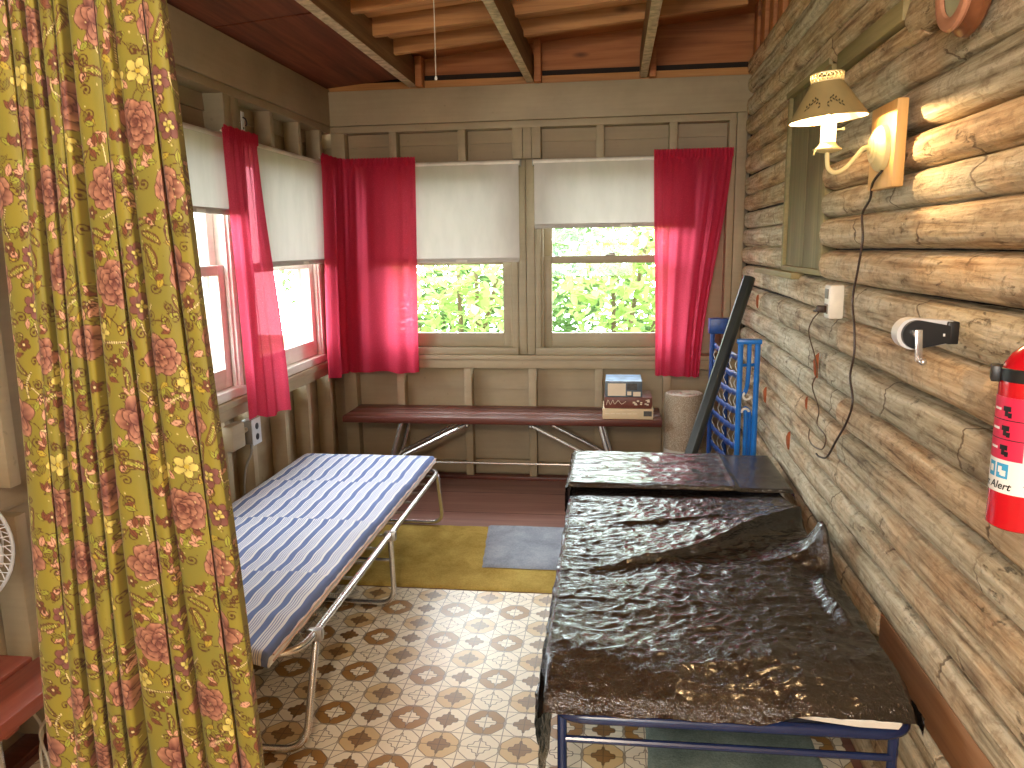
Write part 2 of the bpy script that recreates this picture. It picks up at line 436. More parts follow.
M['blue'] = simple('blue_enamel', srgb(30, 112, 196), 0.3, var=0.15)
M['blue_dark'] = simple('deep_blue_enamel', srgb(16, 62, 130), 0.4, var=0.3, nscale=40)
M['plastic'] = mat_plastic_sheet()
M['sheer'] = mat_sheer()
M['blind'] = mat_blind()
M['glass'] = mat_glass()
M['stripes'] = mat_stripes()
M['piping'] = simple('reddish_piping', srgb(222, 196, 184), 0.8)
M['ticking_edge'] = simple('pale_ticking_edge', srgb(206, 208, 222), 0.85, var=0.1)
M['canvas'] = simple('dark_canvas', srgb(52, 54, 66), 0.85)
M['foam'] = simple('white_foam', srgb(236, 230, 216), 0.8, bump=0.3)
M['yellow_rug'] = mat_rug('mustard_pile', srgb(148, 120, 52), srgb(202, 174, 96))
M['blue_rug'] = mat_rug('blue_grey_pile', srgb(122, 128, 138), srgb(172, 176, 184))
M['green_rug'] = mat_rug('grey_green_pile', srgb(96, 112, 106), srgb(150, 164, 154))
M['speckle'] = mat_speckle()
M['pale_rim'] = simple('pale_backing', srgb(204, 196, 184), 0.9, bump=0.4)
M['white'] = simple('white_enamel', srgb(226, 220, 206), 0.4)
M['cream'] = simple('cream_enamel', srgb(214, 198, 144), 0.35, var=0.06)
M['shade'] = simple('olive_cream_tole', srgb(148, 130, 86), 0.5, var=0.08)
M['shade_in'] = simple('white_shade_lining', srgb(246, 240, 226), 0.6, var=0.03)
M['leafpaint'] = simple('dark_green_paint', srgb(70, 62, 34), 0.6)
M['pine'] = wood('varnished_pine', srgb(190, 142, 82), srgb(214, 170, 106), srgb(228, 190, 132), 'Z', rough=0.4, knots=False)
M['grey_board'] = wood('grey_green_board', srgb(92, 80, 56), srgb(122, 110, 78), srgb(146, 132, 98), 'Z', knots=False)
M['grey_plank'] = wood('grey_green_plank', srgb(112, 100, 66), srgb(140, 126, 86), srgb(164, 150, 106), 'Y', knots=False)
M['dark_tube'] = simple('charcoal_plastic', srgb(40, 43, 40), 0.4, var=0.1)
M['black'] = simple('black_plastic_part', srgb(26, 26, 28), 0.4)
M['ext_red'] = simple('red_extinguisher_enamel', srgb(190, 16, 30), 0.2, var=0.05, Coat_Weight=0.4)
M['label_pink'] = simple('label_crimson', srgb(206, 40, 76), 0.4, var=0.05)
M['label_white'] = simple('label_white', srgb(232, 230, 226), 0.4, var=0.03)
M['label_blue'] = simple('label_blue', srgb(60, 160, 206), 0.4, var=0.05)
M['ink'] = simple('black_ink', srgb(24, 22, 24), 0.5)
M['ink_grey'] = simple('grey_ink', srgb(120, 118, 118), 0.5)
M['cord_brown'] = simple('brown_cord', srgb(52, 34, 22), 0.5)
M['cord_tan'] = simple('tan_thin_wire', srgb(92, 68, 44), 0.6)
M['cord_white'] = simple('white_cord', srgb(196, 186, 164), 0.5)
M['cord_grey'] = simple('grey_cord', srgb(120, 112, 98), 0.5)
M['outlet_grey'] = simple('grey_outlet_plate', srgb(206, 206, 206), 0.4)
M['box_beige'] = simple('beige_carton', srgb(212, 188, 150), 0.6, var=0.06)
M['box_brown'] = simple('brown_carton', srgb(104, 54, 40), 0.45, var=0.25, nscale=25)
M['box_blue'] = simple('slate_carton', srgb(86, 96, 104), 0.45, var=0.3, nscale=30)
M['print_sky'] = simple('sky_picture', srgb(150, 176, 204), 0.35, var=0.35, nscale=14)
M['print_cream'] = simple('cream_print', srgb(224, 206, 178), 0.5, var=0.06)
M['print_dark'] = simple('dark_print', srgb(70, 66, 60), 0.5, var=0.4, nscale=60)
M['rose_wood'] = wood('pinkish_wood_rim', srgb(142, 92, 66), srgb(184, 130, 100), srgb(204, 156, 126), 'Y', rough=0.3, knots=False, fine=30)
M['dark_wood'] = wood('dark_varnished_wood', srgb(76, 44, 26), srgb(112, 68, 42), srgb(136, 86, 56), 'Y', rough=0.3, knots=False)
M['dial'] = simple('pale_green_dial', srgb(160, 164, 130), 0.3, var=0.25)
M['wire_white'] = simple('white_wire', srgb(216, 216, 216), 0.35)
M['trunk'] = wood('tree_bark', srgb(70, 56, 40), srgb(110, 92, 70), srgb(140, 122, 98), 'Z', knots=False)
M['ground'] = simple('mossy_ground', srgb(110, 124, 70), 0.95, var=0.4, nscale=3)
M['leaf_a'] = mat_leaf('pale_leaves', srgb(146, 172, 96), srgb(196, 214, 150))
M['leaf_b'] = mat_leaf('green_leaves', srgb(92, 124, 76), srgb(140, 164, 110))
M['leaf_c'] = mat_leaf('deep_green_leaves', srgb(92, 120, 92), srgb(138, 160, 126))

# ------------------------------------------------------------------ the room (metres; camera at x=0, y=0, z=1.5, looking along +y)
XL, XR, YB, YF = -1.745, 0.761, 4.781, -2.2
SILL_B, SILL_T, HEAD, BEAM_B, BEAM_T = 0.732, 0.82, 2.0, 2.232, 2.434

fl = struct(boxmb(XL - .12, XR + .2, YF - .1, YB + .12, -0.06, -0.002).build('floor', M['floor']))
g = MB()
for k in range(4):   # grooves between the painted floor planks at the far end
    y = 3.42 + k * 0.36
    g.box(XL, XR, y, y + 0.0025, -0.004, -0.0012)
g.build('plank_groove', M['chink'], fl)

def siding(mb, flip, a0, a1, z0, z1, face, pitch=0.145):
    """lapped boards; flip(u, d, z) -> xyz, d grows outward from the room"""
    z = z0
    while z < z1 - 1e-4:
        zt = min(z + pitch, z1)
        vs = [flip(a0, face, z), flip(a1, face, z), flip(a1, face + .012, zt), flip(a0, face + .012, zt),
              flip(a0, face + .03, z), flip(a1, face + .03, z), flip(a1, face + .03, zt), flip(a0, face + .03, zt)]
        mb.add(vs, [(0, 1, 2, 3), (4, 7, 6, 5), (0, 4, 5, 1), (3, 2, 6, 7), (0, 3, 7, 4), (1, 5, 6, 2)])
        z = zt
fb = lambda u, d, z: (u, YB + d, z)          # back wall
flw = lambda u, d, z: (XL - d, u, z)         # left wall
def fbox(mb, flip, u0, u1, d0, d1, z0, z1, bev=0.003):
    p = flip(u0, d0, z0); q = flip(u1, d1, z1)
    mb.box(p[0], q[0], p[1], q[1], p[2], q[2], bev)

# ---- back wall
m = MB()
siding(m, fb, XL - .1, XR + .1, 0.0, SILL_B + .02, 0.088)
siding(m, fb, XL - .1, XR + .1, HEAD - .03, BEAM_B + .05, 0.088)
siding(m, fb, XL - .1, -1.50, SILL_B, HEAD, 0.088)
siding(m, fb, 0.44, XR + .1, SILL_B, HEAD, 0.088)
wb = struct(m.build('wall_back', M['paint'], smooth=0))
def part(mb, name, mat, par, **k): return mb.build(name, M[mat], par, **k)
for x in (-1.36, -0.918, -0.085, 0.335):
    m = MB(); fbox(m, fb, x - .024, x + .024, 0, .088, 0.02, SILL_B); part(m, 'stud', 'paint2', wb)
for x in (-0.502,):
    m = MB(); fbox(m, fb, x - .024, x + .024, 0, .088, 0.02, SILL_B); part(m, 'stud', 'paint2', wb)
for x in (-1.35, -0.92, -0.085, 0.343):
    m = MB(); fbox(m, fb, x - .023, x + .023, 0, .088, HEAD - .03, BEAM_B - .04); part(m, 'stud', 'paint2', wb)
m = MB(); fbox(m, fb, -0.611, -0.548, -.004, .088, HEAD + .01, BEAM_B - .04); fbox(m, fb, -0.546, -0.495, .0, .088, HEAD + .01, BEAM_B - .04); fbox(m, fb, -0.493, -0.438, -.004, .088, HEAD + .01, BEAM_B - .04)
part(m, 'stud', 'paint2', wb)
m = MB(); fbox(m, fb, -0.584, -0.534, .004, .1, SILL_T, HEAD + .005); fbox(m, fb, -0.531, -0.48, .0, .1, SILL_T, HEAD + .005); part(m, 'mullion_post', 'frame', wb)
for a, b in ((XL, -1.66), (0.66, 0.70), (0.703, XR)):
    m = MB(); fbox(m, fb, a, b, -.002 if a > .6 else .01, .09, 0.02, BEAM_B); part(m, 'corner_post', 'paint2', wb)
m = MB(); fbox(m, fb, XL, 0.67, -.006, .09, BEAM_B - .042, BEAM_B - .002); part(m, 'top_plate', 'paint2', wb)
m = MB(); fbox(m, fb, XL, XR + .0, -.012, .03, SILL_B, SILL_T - .03); part(m, 'sill_rail', 'paint2', wb)
m = MB(); fbox(m, fb, XL, XR, -.03, .1, SILL_T - .032, SILL_T - .003, .005); part(m, 'stool', 'paint2', wb)
m = MB(); fbox(m, fb, XL, XR, .03, .088, HEAD - .03, HEAD + .01); part(m, 'header', 'paint2', wb)
for a, b in ((-1.33, -.94), (-.89, -.53), (-.475, -.11), (-.06, .31)):
    m = MB(); fbox(m, fb, a, b, .05, .086, 0.03, 0.10 if b != -.53 else .115); part(m, 'blocking', 'paint', wb)
b = MB(); fbox(b, fb, XL, XR, -.02, .05, 0.0, 0.022); struct(b.build('baseboard_back', M['redwood']))
b = MB(); fbox(b, fb, XL - .0, XR + .05, -.022, .09, BEAM_B, BEAM_T, .004); struct(b.build('trim_1', M['paint2']), 'wide flat beam board painted taupe across the top of the back wall')

# ---- left wall
YW = [(2.51, 3.43), (3.58, 4.50)]
m = MB()
siding(m, flw, YF, YB + .1, 0.0, SILL_B + .02, 0.088)
siding(m, flw, YF, YB + .1, HEAD - .03, BEAM_B + .05, 0.088)
siding(m, flw, YF, 2.51, SILL_B, HEAD, 0.088)
siding(m, flw, 4.50, YB + .1, SILL_B, HEAD, 0.088)
wl = struct(m.build('wall_left', M['paint'], smooth=0))
for y in (0.3, 0.72, 1.14, 1.56, 1.98, 2.40, 2.82, 3.24, 3.49, 3.88, 4.2, 4.56):
    m = MB(); fbox(m, flw, y - .022, y + .022, 0, .088, 0.02, SILL_B); part(m, 'stud', 'paint2', wl)
for y in (0.3, 0.72, 1.14, 1.56, 1.98, 2.40, 2.9, 3.94, 4.3, 4.62):
    m = MB(); fbox(m, flw, y - .022, y + .022, 0, .088, HEAD - .03, BEAM_B - .04); part(m, 'stud', 'paint2', wl)
for y in (0.3, 1.14, 1.98, 2.40):
    m = MB(); fbox(m, flw, y - .022, y + .022, 0, .088, SILL_T, HEAD); part(m, 'stud', 'paint2', wl)
m = MB(); fbox(m, flw, 3.43, 3.50, -.004, .1, SILL_T - .02, BEAM_B - .04); fbox(m, flw, 3.503, 3.58, -.002, .1, SILL_T - .02, BEAM_B - .04); part(m, 'mullion_post', 'frame', wl)
m = MB(); fbox(m, flw, 4.50, 4.56, .0, .1, SILL_T - .02, HEAD); part(m, 'corner_post', 'paint2', wl)
m = MB(); fbox(m, flw, YF, YB, -.006, .09, BEAM_B - .042, BEAM_B - .002); part(m, 'top_plate', 'paint2', wl)
m = MB(); fbox(m, flw, 2.2, YB, -.012, .03, SILL_B, SILL_T - .03); part(m, 'sill_rail', 'paint2', wl)
m = MB(); fbox(m, flw, 2.2, YB, -.03, .1, SILL_T - .032, SILL_T - .003, .005); part(m, 'stool', 'paint2', wl)
m = MB(); fbox(m, flw, YF, YB, .03, .088, HEAD - .03, HEAD + .01); part(m, 'header', 'paint2', wl)
b = MB(); fbox(b, flw, YF, YB - .03, -.02, .05, 0.0, 0.022); struct(b.build('baseboard_left', M['redwood']))
b = MB(); fbox(b, flw, YF, YB + .03, -.012, .09, BEAM_B, BEAM_T + .015, .004); struct(b.build('trim_2', M['paint2']), 'wide flat beam board painted taupe along the top of the window wall')

# ---- wall behind the photographer, with its own window
m = MB(); fr_ = lambda u, d, z: (u, YF - d, z)
siding(m, fr_, XL - .1, XR + .2, 0.0, .95, 0.0, 0.19); siding(m, fr_, XL - .1, XR + .2, 2.05, 3.0, 0.0, 0.19)
siding(m, fr_, XL - .1, -1.1, .95, 2.05, 0.0, 0.19); siding(m, fr_, .35, XR + .2, .95, 2.05, 0.0, 0.19)
struct(m.build('wall_front', M['paint'], smooth=0))
m = MB()
for a_, b_ in ((-1.1, -1.04), (-.405, -.345), (.29, .35)): m.box(a_, b_, YF - .06, YF + .01, .95, 2.05, .004)
for a_, b_ in ((.95, 1.02), (1.47, 1.51), (1.99, 2.05)): m.box(-1.1, .35, YF - .05, YF + .02, a_, b_, .004)
w6 = struct(m.build('window_6', M['frame']))
MB().add([(-1.04, YF - .03, 1.0), (.3, YF - .03, 1.0), (.3, YF - .03, 2.0), (-1.04, YF - .03, 2.0)], [(0, 1, 2, 3)]).build('pane', M['glass'], w6, smooth=0)

# ---- windows
M['frame_daylit'] = mat_paint('daylit_window_paint', srgb(236, 226, 218), 5.0, 0.45)  # whitish paint; daylight glare on the side windows is put into its colour
def make_window(idx, flip, W, rail=True, fm='frame'):
    r = MB(); B = lambda mb, *a: fbox(mb, flip, *a)
    B(r, 0, .034, .0, .13, SILL_T, HEAD); B(r, W - .034, W, .0, .13, SILL_T, HEAD); B(r, 0, W, .0, .13, HEAD - .04, HEAD)
    B(r, 0, W, -.012, .14, SILL_T - .002, SILL_T + .042, .006)
    B(r, .034, .05, .012, .03, SILL_T + .04, HEAD - .04); B(r, W - .05, W - .034, .012, .03, SILL_T + .04, HEAD - .04)
    w = struct(r.build('window_%d' % idx, M[fm]))
    zb, zm, zt = SILL_T + .044, 1.38, HEAD - .04
    def sash(z0, z1, d, bot, top):
        s = MB()
        B(s, .038, .1, d, d + .034, z0, z1); B(s, W - .1, W - .038, d, d + .034, z0, z1)
        B(s, .1, W - .1, d + .001, d + .033, z0, z0 + bot); B(s, .1, W - .1, d + .001, d + .033, z1 - top, z1)
        q = s.build('sash', M[fm], w)
        gl = MB(); u0, u1 = .098, W - .098
        p = [flip(u0, d + .016, z0 + bot), flip(u1, d + .016, z0 + bot), flip(u1, d + .016, z1 - top), flip(u0, d + .016, z1 - top)]
        gl.add(p, [(0, 1, 2, 3)])
        gl.build('pane', M['glass'], q, smooth=0)
        return q
    lo = sash(zb, zm + .048, .034, .088, .046)
    sash(zm, zt, .072, .046, .05)
    k = MB(); B(k, W / 2 - .03, W / 2 + .03, .03, .052, zm + .048, zm + .058); B(k, W / 2 - .008, W / 2 + .028, .02, .04, zm + .058, zm + .068)
    k.build('sash_lock', M['dull_steel'], lo)
    s = MB()
    B(s, .03, .075, .118, .14, SILL_T + .02, HEAD - .02); B(s, W - .075, W - .03, .118, .14, SILL_T + .02, HEAD - .02)
    B(s, .03, W - .03, .118, .14, SILL_T + .02, SILL_T + .09); B(s, .03, W - .03, .118, .14, HEAD - .08, HEAD - .02)
    s.build('storm_frame', M['sash_white'], w)
    return w
make_window(1, lambda u, d, z: (-1.503 + u, YB + d, z), 0.918)
make_window(2, lambda u, d, z: (-0.478 + u, YB + d, z), 0.918)
make_window(3, lambda u, d, z: (XL - d, YW[0][0] + u, z), 0.92, fm='frame_daylit')
make_window(4, lambda u, d, z: (XL - d, YW[1][0] + u, z), 0.92, fm='frame_daylit')

# ---- log wall
ZG = [-.02, .075, .18, .285, .375, .485, .585, .68, .787, .892, 1.002, 1.125, 1.247, 1.362, 1.47, 1.577, 1.672, 1.768, 1.88, 1.99, 2.1, 2.21, 2.32, 2.43, 2.54, 2.65, 2.76, 2.86]
wr = struct(boxmb(XR + .035, XR + .16, YF, YB + .1, 0, 3.0).build('wall_right', M['chink']))
def log(y0, y1, zc, rz, rx, face, seed, tilt=0.0, bend=0.008):
    nseg = max(10, int((y1 - y0) / 0.028)); n = 26; mb = MB(); vs = []
    rnd = random.Random(seed); ph = rnd.random() * 50
    for i in range(nseg + 1):
        t = i / nseg; y = y0 + (y1 - y0) * t
        e = min(y - y0, y1 - y) / 0.035
        end = 0.80 + 0.20 * math.sqrt(max(0, min(1, 1 - (1 - min(1, e)) ** 2)))
        xo = .026 * sm((y - 2.6) / 1.6)
        cz = zc + tilt * (t - .5) + bend * math.sin(1.7 * y + ph) * .6
        k = 1 + 0.05 * mnoise.noise((y * 1.1, ph, 0))
        for j in range(n):
            a = 2 * PI * j / n
            ca, sa = math.cos(a), math.sin(a)
            q = 1 + 0.045 * mnoise.noise((ca * 1.6 + ph, sa * 1.6, y * 2.2)) + 0.04 * mnoise.noise((ca * 4 + ph, sa * 4, y * 7)) + 0.02 * mnoise.noise((ca * 9 + ph, sa * 9, y * 22))
            xx = rx * ca * q * k * end; zz = rz * sa * q * (0.5 + 0.5 * k) * end
            if xx < -face: xx = -face + (xx + face) * 0.35
            vs.append((XR + .028 + xo + xx, y, cz + zz))
    fs = []
    for i in range(nseg):
        for j in range(n):
            fs.append((i * n + j, i * n + (j + 1) % n, (i + 1) * n + (j + 1) % n, (i + 1) * n + j))
    fs.append(tuple(range(n - 1, -1, -1))); fs.append(tuple(nseg * n + j for j in range(n)))
    mb.add(vs, fs); return mb
rl = random.Random(11)
for i in range(len(ZG) - 1):
    z0, z1 = ZG[i], ZG[i + 1]; zc = (z0 + z1) / 2; rz = (z1 - z0) / 2 * 1.015
    if 0.375 <= z0 < 0.485 or .28 < z0 < .3 or z0 > 2.5:
        continue
    inwin = 1.36 < zc < 2.11
    rx = .072 + rl.uniform(-.004, .006); tl = rl.uniform(-.012, .012)
    if inwin: spans = [(3.60, YB + .02), (YF, 2.93 + rl.uniform(-.02, .02))]
    elif .8 < zc < 1.37: spans = [(2.62 + rl.uniform(-.15, .35), YB + .02), (YF, None)]
    else: spans = [(YF, YB + .02)]
    for s, (a, bb) in enumerate(spans):
        if bb is None: bb = spans[0][0] + .012
        near = a < 0 and len(spans) == 2
        zz = 0.004 if near else 0.0
        fa = .050 + rl.uniform(-.006, .010)
        if 1.99 <= z0 < 2.05 and near: bb = 2.2
        log(a, bb, zc, rz, rx + (.006 if near else 0), fa + (.008 if near else 0), 100 + i * 7 + s, tl if len(spans) == 1 else tl * .4).build('log', M['log'], wr, smooth=60)
log(2.12, YB, .43, .056, .062, .05, 992).build('log', M['log'], wr, smooth=60)
boxmb(XR - .02, XR + .03, YF, 2.1, .36, .485, .004).build('plank', M['plank_orange'], wr)
log(YF, YB, .315, .045, .06, .05, 991).build('log', M['log'], wr, smooth=60)
log(2.12, 2.93, 2.012, .034, .07, .05, 777).build('log', M['log'], wr, smooth=60)
boxmb(XR - .04, XR + .03, 2.2, 2.79, 2.045, 2.1, .004).build('plank', M['grey_plank'], wr)
boxmb(XR - .046, XR + .01, 3.28, 4.12, 1.345, 1.372, .003).build('plank', M['grey_plank'], wr)
for (y, z, s) in ((2.83, 1.06, .9), (4.02, 1.2, .7), (3.2, .69, .8), (3.72, .78, .8), (2.95, .90, .5)):
    mb = MB(); mb.add([(0, -.012, .055), (0, .016, .03), (0, .012, -.03), (0, -.006, -.05), (-.012, -.008, .045), (-.016, .01, .02), (-.014, .008, -.022), (-.01, -.004, -.04)],
        [(0, 1, 5, 4), (1, 2, 6, 5), (2, 3, 7, 6), (3, 0, 4, 7), (4, 5, 6, 7)], M=Matrix.Translation((XR - .036, y, z)) @ Matrix.Scale(s, 4))
    mb.build('bark_scrap', M['bark'], wr)
for k in range(5):
    boxmb(XR - .0, XR + .034, 3.70 + k * .22, 3.80 + k * .22 + .02 * (k % 2), 2.52, 2.92, .006).build('upright_board', M['deck'], wr)
# boarded opening in the log wall
w5 = MB()
w5.box(XR - .02, XR + .03, 2.93, 2.975, 1.39, 2.11, .003); w5.box(XR - .022, XR + .03, 3.565, 3.60, 1.39, 2.11, .003)
w5.box(XR - .03, XR + .03, 2.93, 3.60, 2.095, 2.12, .003); w5.box(XR - .02, XR + .03, 2.93, 3.60, 1.372, 1.395, .003)
w5 = struct(w5.build('window_5', M['grey_plank']), 'opening in the log wall closed with grey boards')
for k in range(2):
    boxmb(XR - .008, XR + .012, 2.975 + k * .296, 3.267 + k * .296, 1.39, 2.1, .003).build('board', M['grey_board'], w5)

# ---- ceiling
def zr(x): return 2.47 + .085 * (x - XL)     # underside of the rafters, rising toward the log wall
def slope_box(mb, x0, x1, y0, y1, dz0, dz1, bev=0):
    vs = [(x, y, zr(x) + d) for x in (x0, x1) for y in (y0, y1) for d in (dz0, dz1)]
    mb.add(vs, [(0, 1, 3, 2), (4, 6, 7, 5), (0, 4, 5, 1), (2, 3, 7, 6), (0, 2, 6, 4), (1, 5, 7, 3)])
m = MB(); y = YF - .1; k = 0
while y < YB + .15:
    wd = (.24, .19, .22, .26)[k % 4]
    slope_box(m, XL - .15, XR + .25, y, y + wd - .004, .095 + .004 * (k % 2), .12); y += wd; k += 1
slope_box(m, XL - .15, XR + .25, YF - .1, YB + .15, .122, .14)
ce = struct(m.build('ceiling', M['deck'], smooth=0))
for y0, y1, d0, x0, x1 in ((4.27, 4.31, .0, XL, .66), (4.08, 4.22, .062, XL, .76), (3.90, 3.945, .0, XL, .76), (3.70, 3.84, .066, XL, .76), (3.58, 3.62, .02, XL, .76), (3.3, 3.34, 0, XL, .76), (2.7, 2.74, 0, XL, .76), (2.1, 2.14, 0, XL, .76), (1.4, 1.44, 0, XL, .76), (.7, .74, 0, XL, .76), (0, .04, 0, XL, .76), (-.8, -.76, 0, XL, .76), (-1.6, -1.56, 0, XL, .76)):
    mb = MB(); slope_box(mb, x0, x1, y0, y1, d0, .094); mb.build('rafter', M['rafter'], ce, smooth=0)
for x, w in ((-1.205, .052), (-0.497, .042), (0.163, .042)):
    boxmb(x - w / 2, x + w / 2, YF, YB + .02, 2.446, 2.6, .003).build('joist', M['joist'], ce)
    boxmb(x - w / 2 - .001, x + w / 2 + .001, YF, YB + .015, 2.4435, 2.4475, .0015).build('joist_edge', M['joistedge'], ce)
    boxmb(x + .03, x + .07, 4.70, YB + .0, BEAM_T, zr(x) + .09, .003).build('cripple_stud', M['deck'], ce)
mb = MB(); slope_box(mb, XL - .02, -1.262, 3.42, YB, -.012, -.004); slope_box(mb, XL - .02, -1.262, YF, 3.40, -.012, -.004)
mb.build('eave_panel', M['ply'], ce, smooth=0)
boxmb(XL, XR, YB + .055, YB + .074, BEAM_T + .04, BEAM_T + .085).build('shadow_gap', M['chink'], ce)
boxmb(XL, XR, YB - .0, YB + .06, BEAM_T + .0, BEAM_T + .045, .002).build('wall_plate', M['rafter'], ce)
boxmb(XL - .11, XL - .03, YF, YB + .12, BEAM_T, 2.62).build('eave_block', M['deck'], ce)
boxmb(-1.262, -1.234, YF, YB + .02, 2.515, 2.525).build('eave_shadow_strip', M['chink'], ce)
mb = MB(); mb.box(XL - .15, XR + .1, YB + .075, YB + .1, BEAM_T, 2.9); mb.build('gable_board', M['deck'], ce)

# ---- outside
gd = boxmb(-14, 9, -4, 18, -.72, -.6).build('ground', M['ground']); struct(gd, 'mossy ground outside the cabin')

# ------------------------------------------------------------------ things: helpers
def P(mb, name, mat, root, smooth=35, solid=None, label=None):
    """one part of a thing, modelled in room coordinates and parented to the thing's base (or to a part)"""
    o = mb.build(name, M[mat] if isinstance(mat, str) else mat, root, smooth, solid)
    r = root; off = Vector((0, 0, 0))
    if r.parent is None: o.location = -r.location
    if label: o['label'] = label
    return o

# ---- floor coverings
li = boxmb(-1.70, .70, YF + .05, 3.135, -.0019, -.0001).build('linoleum_sheet', M['lino'], smooth=0)
tag(li, 'cream linoleum with brown rosette and star pattern covering the cabin floor', 'flooring')
def rug(name, x0, x1, y0, y1, z, mat, label, amp=.002, rag=.004, skew=0.0):
    rnd = random.Random(hash(name) % 99)
    nx, ny = int((x1 - x0) / .012), int((y1 - y0) / .012)
    def fn(u, v):
        x = x0 + (x1 - x0) * u + skew * (1 - v); y = y0 + (y1 - y0) * v
        e = min(u, 1 - u) * (x1 - x0); e2 = min(v, 1 - v) * (y1 - y0)
        x += rag * mnoise.noise((y * 14, 3, 1)) * (1 if e < .03 else 0); y += rag * mnoise.noise((x * 14, 7, 2)) * (1 if e2 < .03 else 0)
        d = min(e, e2)
        zz = z + .009 * (1 - (1 - min(1, d / .012)) ** 2) + (amp * mnoise.noise((x * 9, y * 9, 0)) if d > .012 else 0)
        return (x, y, zz)
    o = MB().grid(nx, ny, fn).build(name, M[mat], smooth=60)
    return tag(o, label, 'rug')
random.seed(3)
rug('rug', -1.42, -.135, 3.142, 3.905, .0005, 'yellow_rug', 'mustard yellow shag rug between the two folding beds')
rug('rug', -.655, -.20, 3.36, 3.90, .0125, 'blue_rug', 'small blue-grey bath rug lying on the mustard rug', .0012, skew=.055)
rug('rug', .112, .612, 1.35, 2.9, .0005, 'green_rug', 'grey-green rug on the linoleum under the plastic-covered bed')

# ---- striped folding cot
cot = thing('folding_cot', 'folding cot with silver tube frame under the blue striped mattress', 'cot', (-1.3, 2.9, 0))
P(MB().tube(fillet([(-1.70, 1.97, .33), (-.905, 1.97, .33), (-.905, 3.86, .33), (-1.70, 3.86, .33)], .11, 8, True), .0125, 12, closed=True), 'frame', 'chrome', cot)
for (yt, yb) in ((2.12, 1.985), (2.93, 2.955), (3.80, 3.90)):
    P(MB().tube(fillet([(-.905, yt, .318), (-.905, yb, .0125 + (.011 if yb > 3 else 0)), (-1.69, yb, .0125 + (.011 if yb > 3 else 0)), (-1.69, yt, .318)], .075, 8), .0115, 12), 'leg', 'chrome', cot)
P(MB().tube([(-.907, 2.94, .215), (-1.688, 2.94, .215)], .007, 8), 'brace', 'chrome', cot)
P(MB().box(-1.655, -.962, 2.02, 3.81, .322, .328), 'canvas', 'canvas', cot)
for k in range(13):
    y = 2.10 + k * .138
    hx = [(-.917 - .045 * t / 40, y + .0055 * math.cos(t * .95), .325 + .0055 * math.sin(t * .95)) for t in range(41)]
    P(MB().tube(hx, .0016, 5), 'spring', 'dull_steel', cot)
for y in (2.11, 2.93):
    P(MB().box(-.93, -.88, y - .014, y + .014, .305, .344, .006), 'hinge_plate', 'dull_steel', cot)

def slab(x0, x1, y0, y1, zb, zt, bump, r=.02, nx=70, ny=200, skew=0.0):
    """mattress: rounded top edge, quilted rows, closed underside"""
    def fn(u, v):
        # u runs bottom-left -> up -> across -> down; v along y
        w = x1 - x0; h = zt - zb; tot = w + 2 * h; s = u * tot
        xq = min(x1, max(x0, x0 + s - h)); ya = y0 + skew * (x1 - xq) / w
        y = ya + (y1 - ya) * v
        ey = min(v, 1 - v) * (y1 - ya); dy = (1 - math.sqrt(max(0, 1 - (1 - min(1, ey / r)) ** 2))) * r
        if s < h: x, z = x0, zb + s
        elif s > h + w: x, z = x1, zt - (s - h - w)
        else: x, z = x0 + s - h, zt
        ex = min(x - x0, x1 - x)
        if h <= s <= h + w:
            z = zt - (1 - math.sqrt(max(0, 1 - (1 - min(1, ex / r)) ** 2))) * r
            z += bump(x, y) * min(1, ex / .05) * min(1, ey / .05)
        else:
            z = min(z, zt - r)
        return (x, y, max(zb, z - dy))
    mb = MB().grid(nx, ny, fn)
    n = nx
    mb.f.append(tuple(range(n - 1, -1, -1))); mb.m.append(0)
    mb.f.append(tuple((ny - 1) * n + i for i in range(n))); mb.m.append(0)
    for j in range(ny - 1):
        mb.f.append((j * n + n - 1, j * n, (j + 1) * n, (j + 1) * n + n - 1)); mb.m.append(0)
    return mb
def puff(x, y):
    q = ((3.43 + .02 * mnoise.noise((x * 4, 0, 3)) - y) / .512) % 1.0
    return .015 * (min(1, q / .05)) * (1 - q) ** .8
mt = thing('mattress', 'thin mattress in blue and white striped ticking on the folding cot', 'mattress', (-1.3, 2.9, .346))
P(slab(-1.685, -.945, 1.87, 3.95, .3465, .386, lambda x, y: .0022 * math.sin(2 * PI * y / .17 + 1.5 * mnoise.noise((x * 3, y * 2, 7))) + puff(x, y) + .004 * mnoise.noise((x * 5, y * 5, 2)) - .012 * sm((y - 3.8) / .2), skew=.24), 'ticking', 'stripes', mt, 60)
P(MB().tube([(-.942, 1.9 + .02 * k, .372 + .002 * math.sin(k * .9)) for k in range(103)], .0035, 6), 'piping', 'piping', mt)
P(MB().tube([(-.943, 1.9 + .02 * k, .352 + .002 * math.sin(k * .9 + 1)) for k in range(103)], .003, 6), 'piping', 'piping', mt)

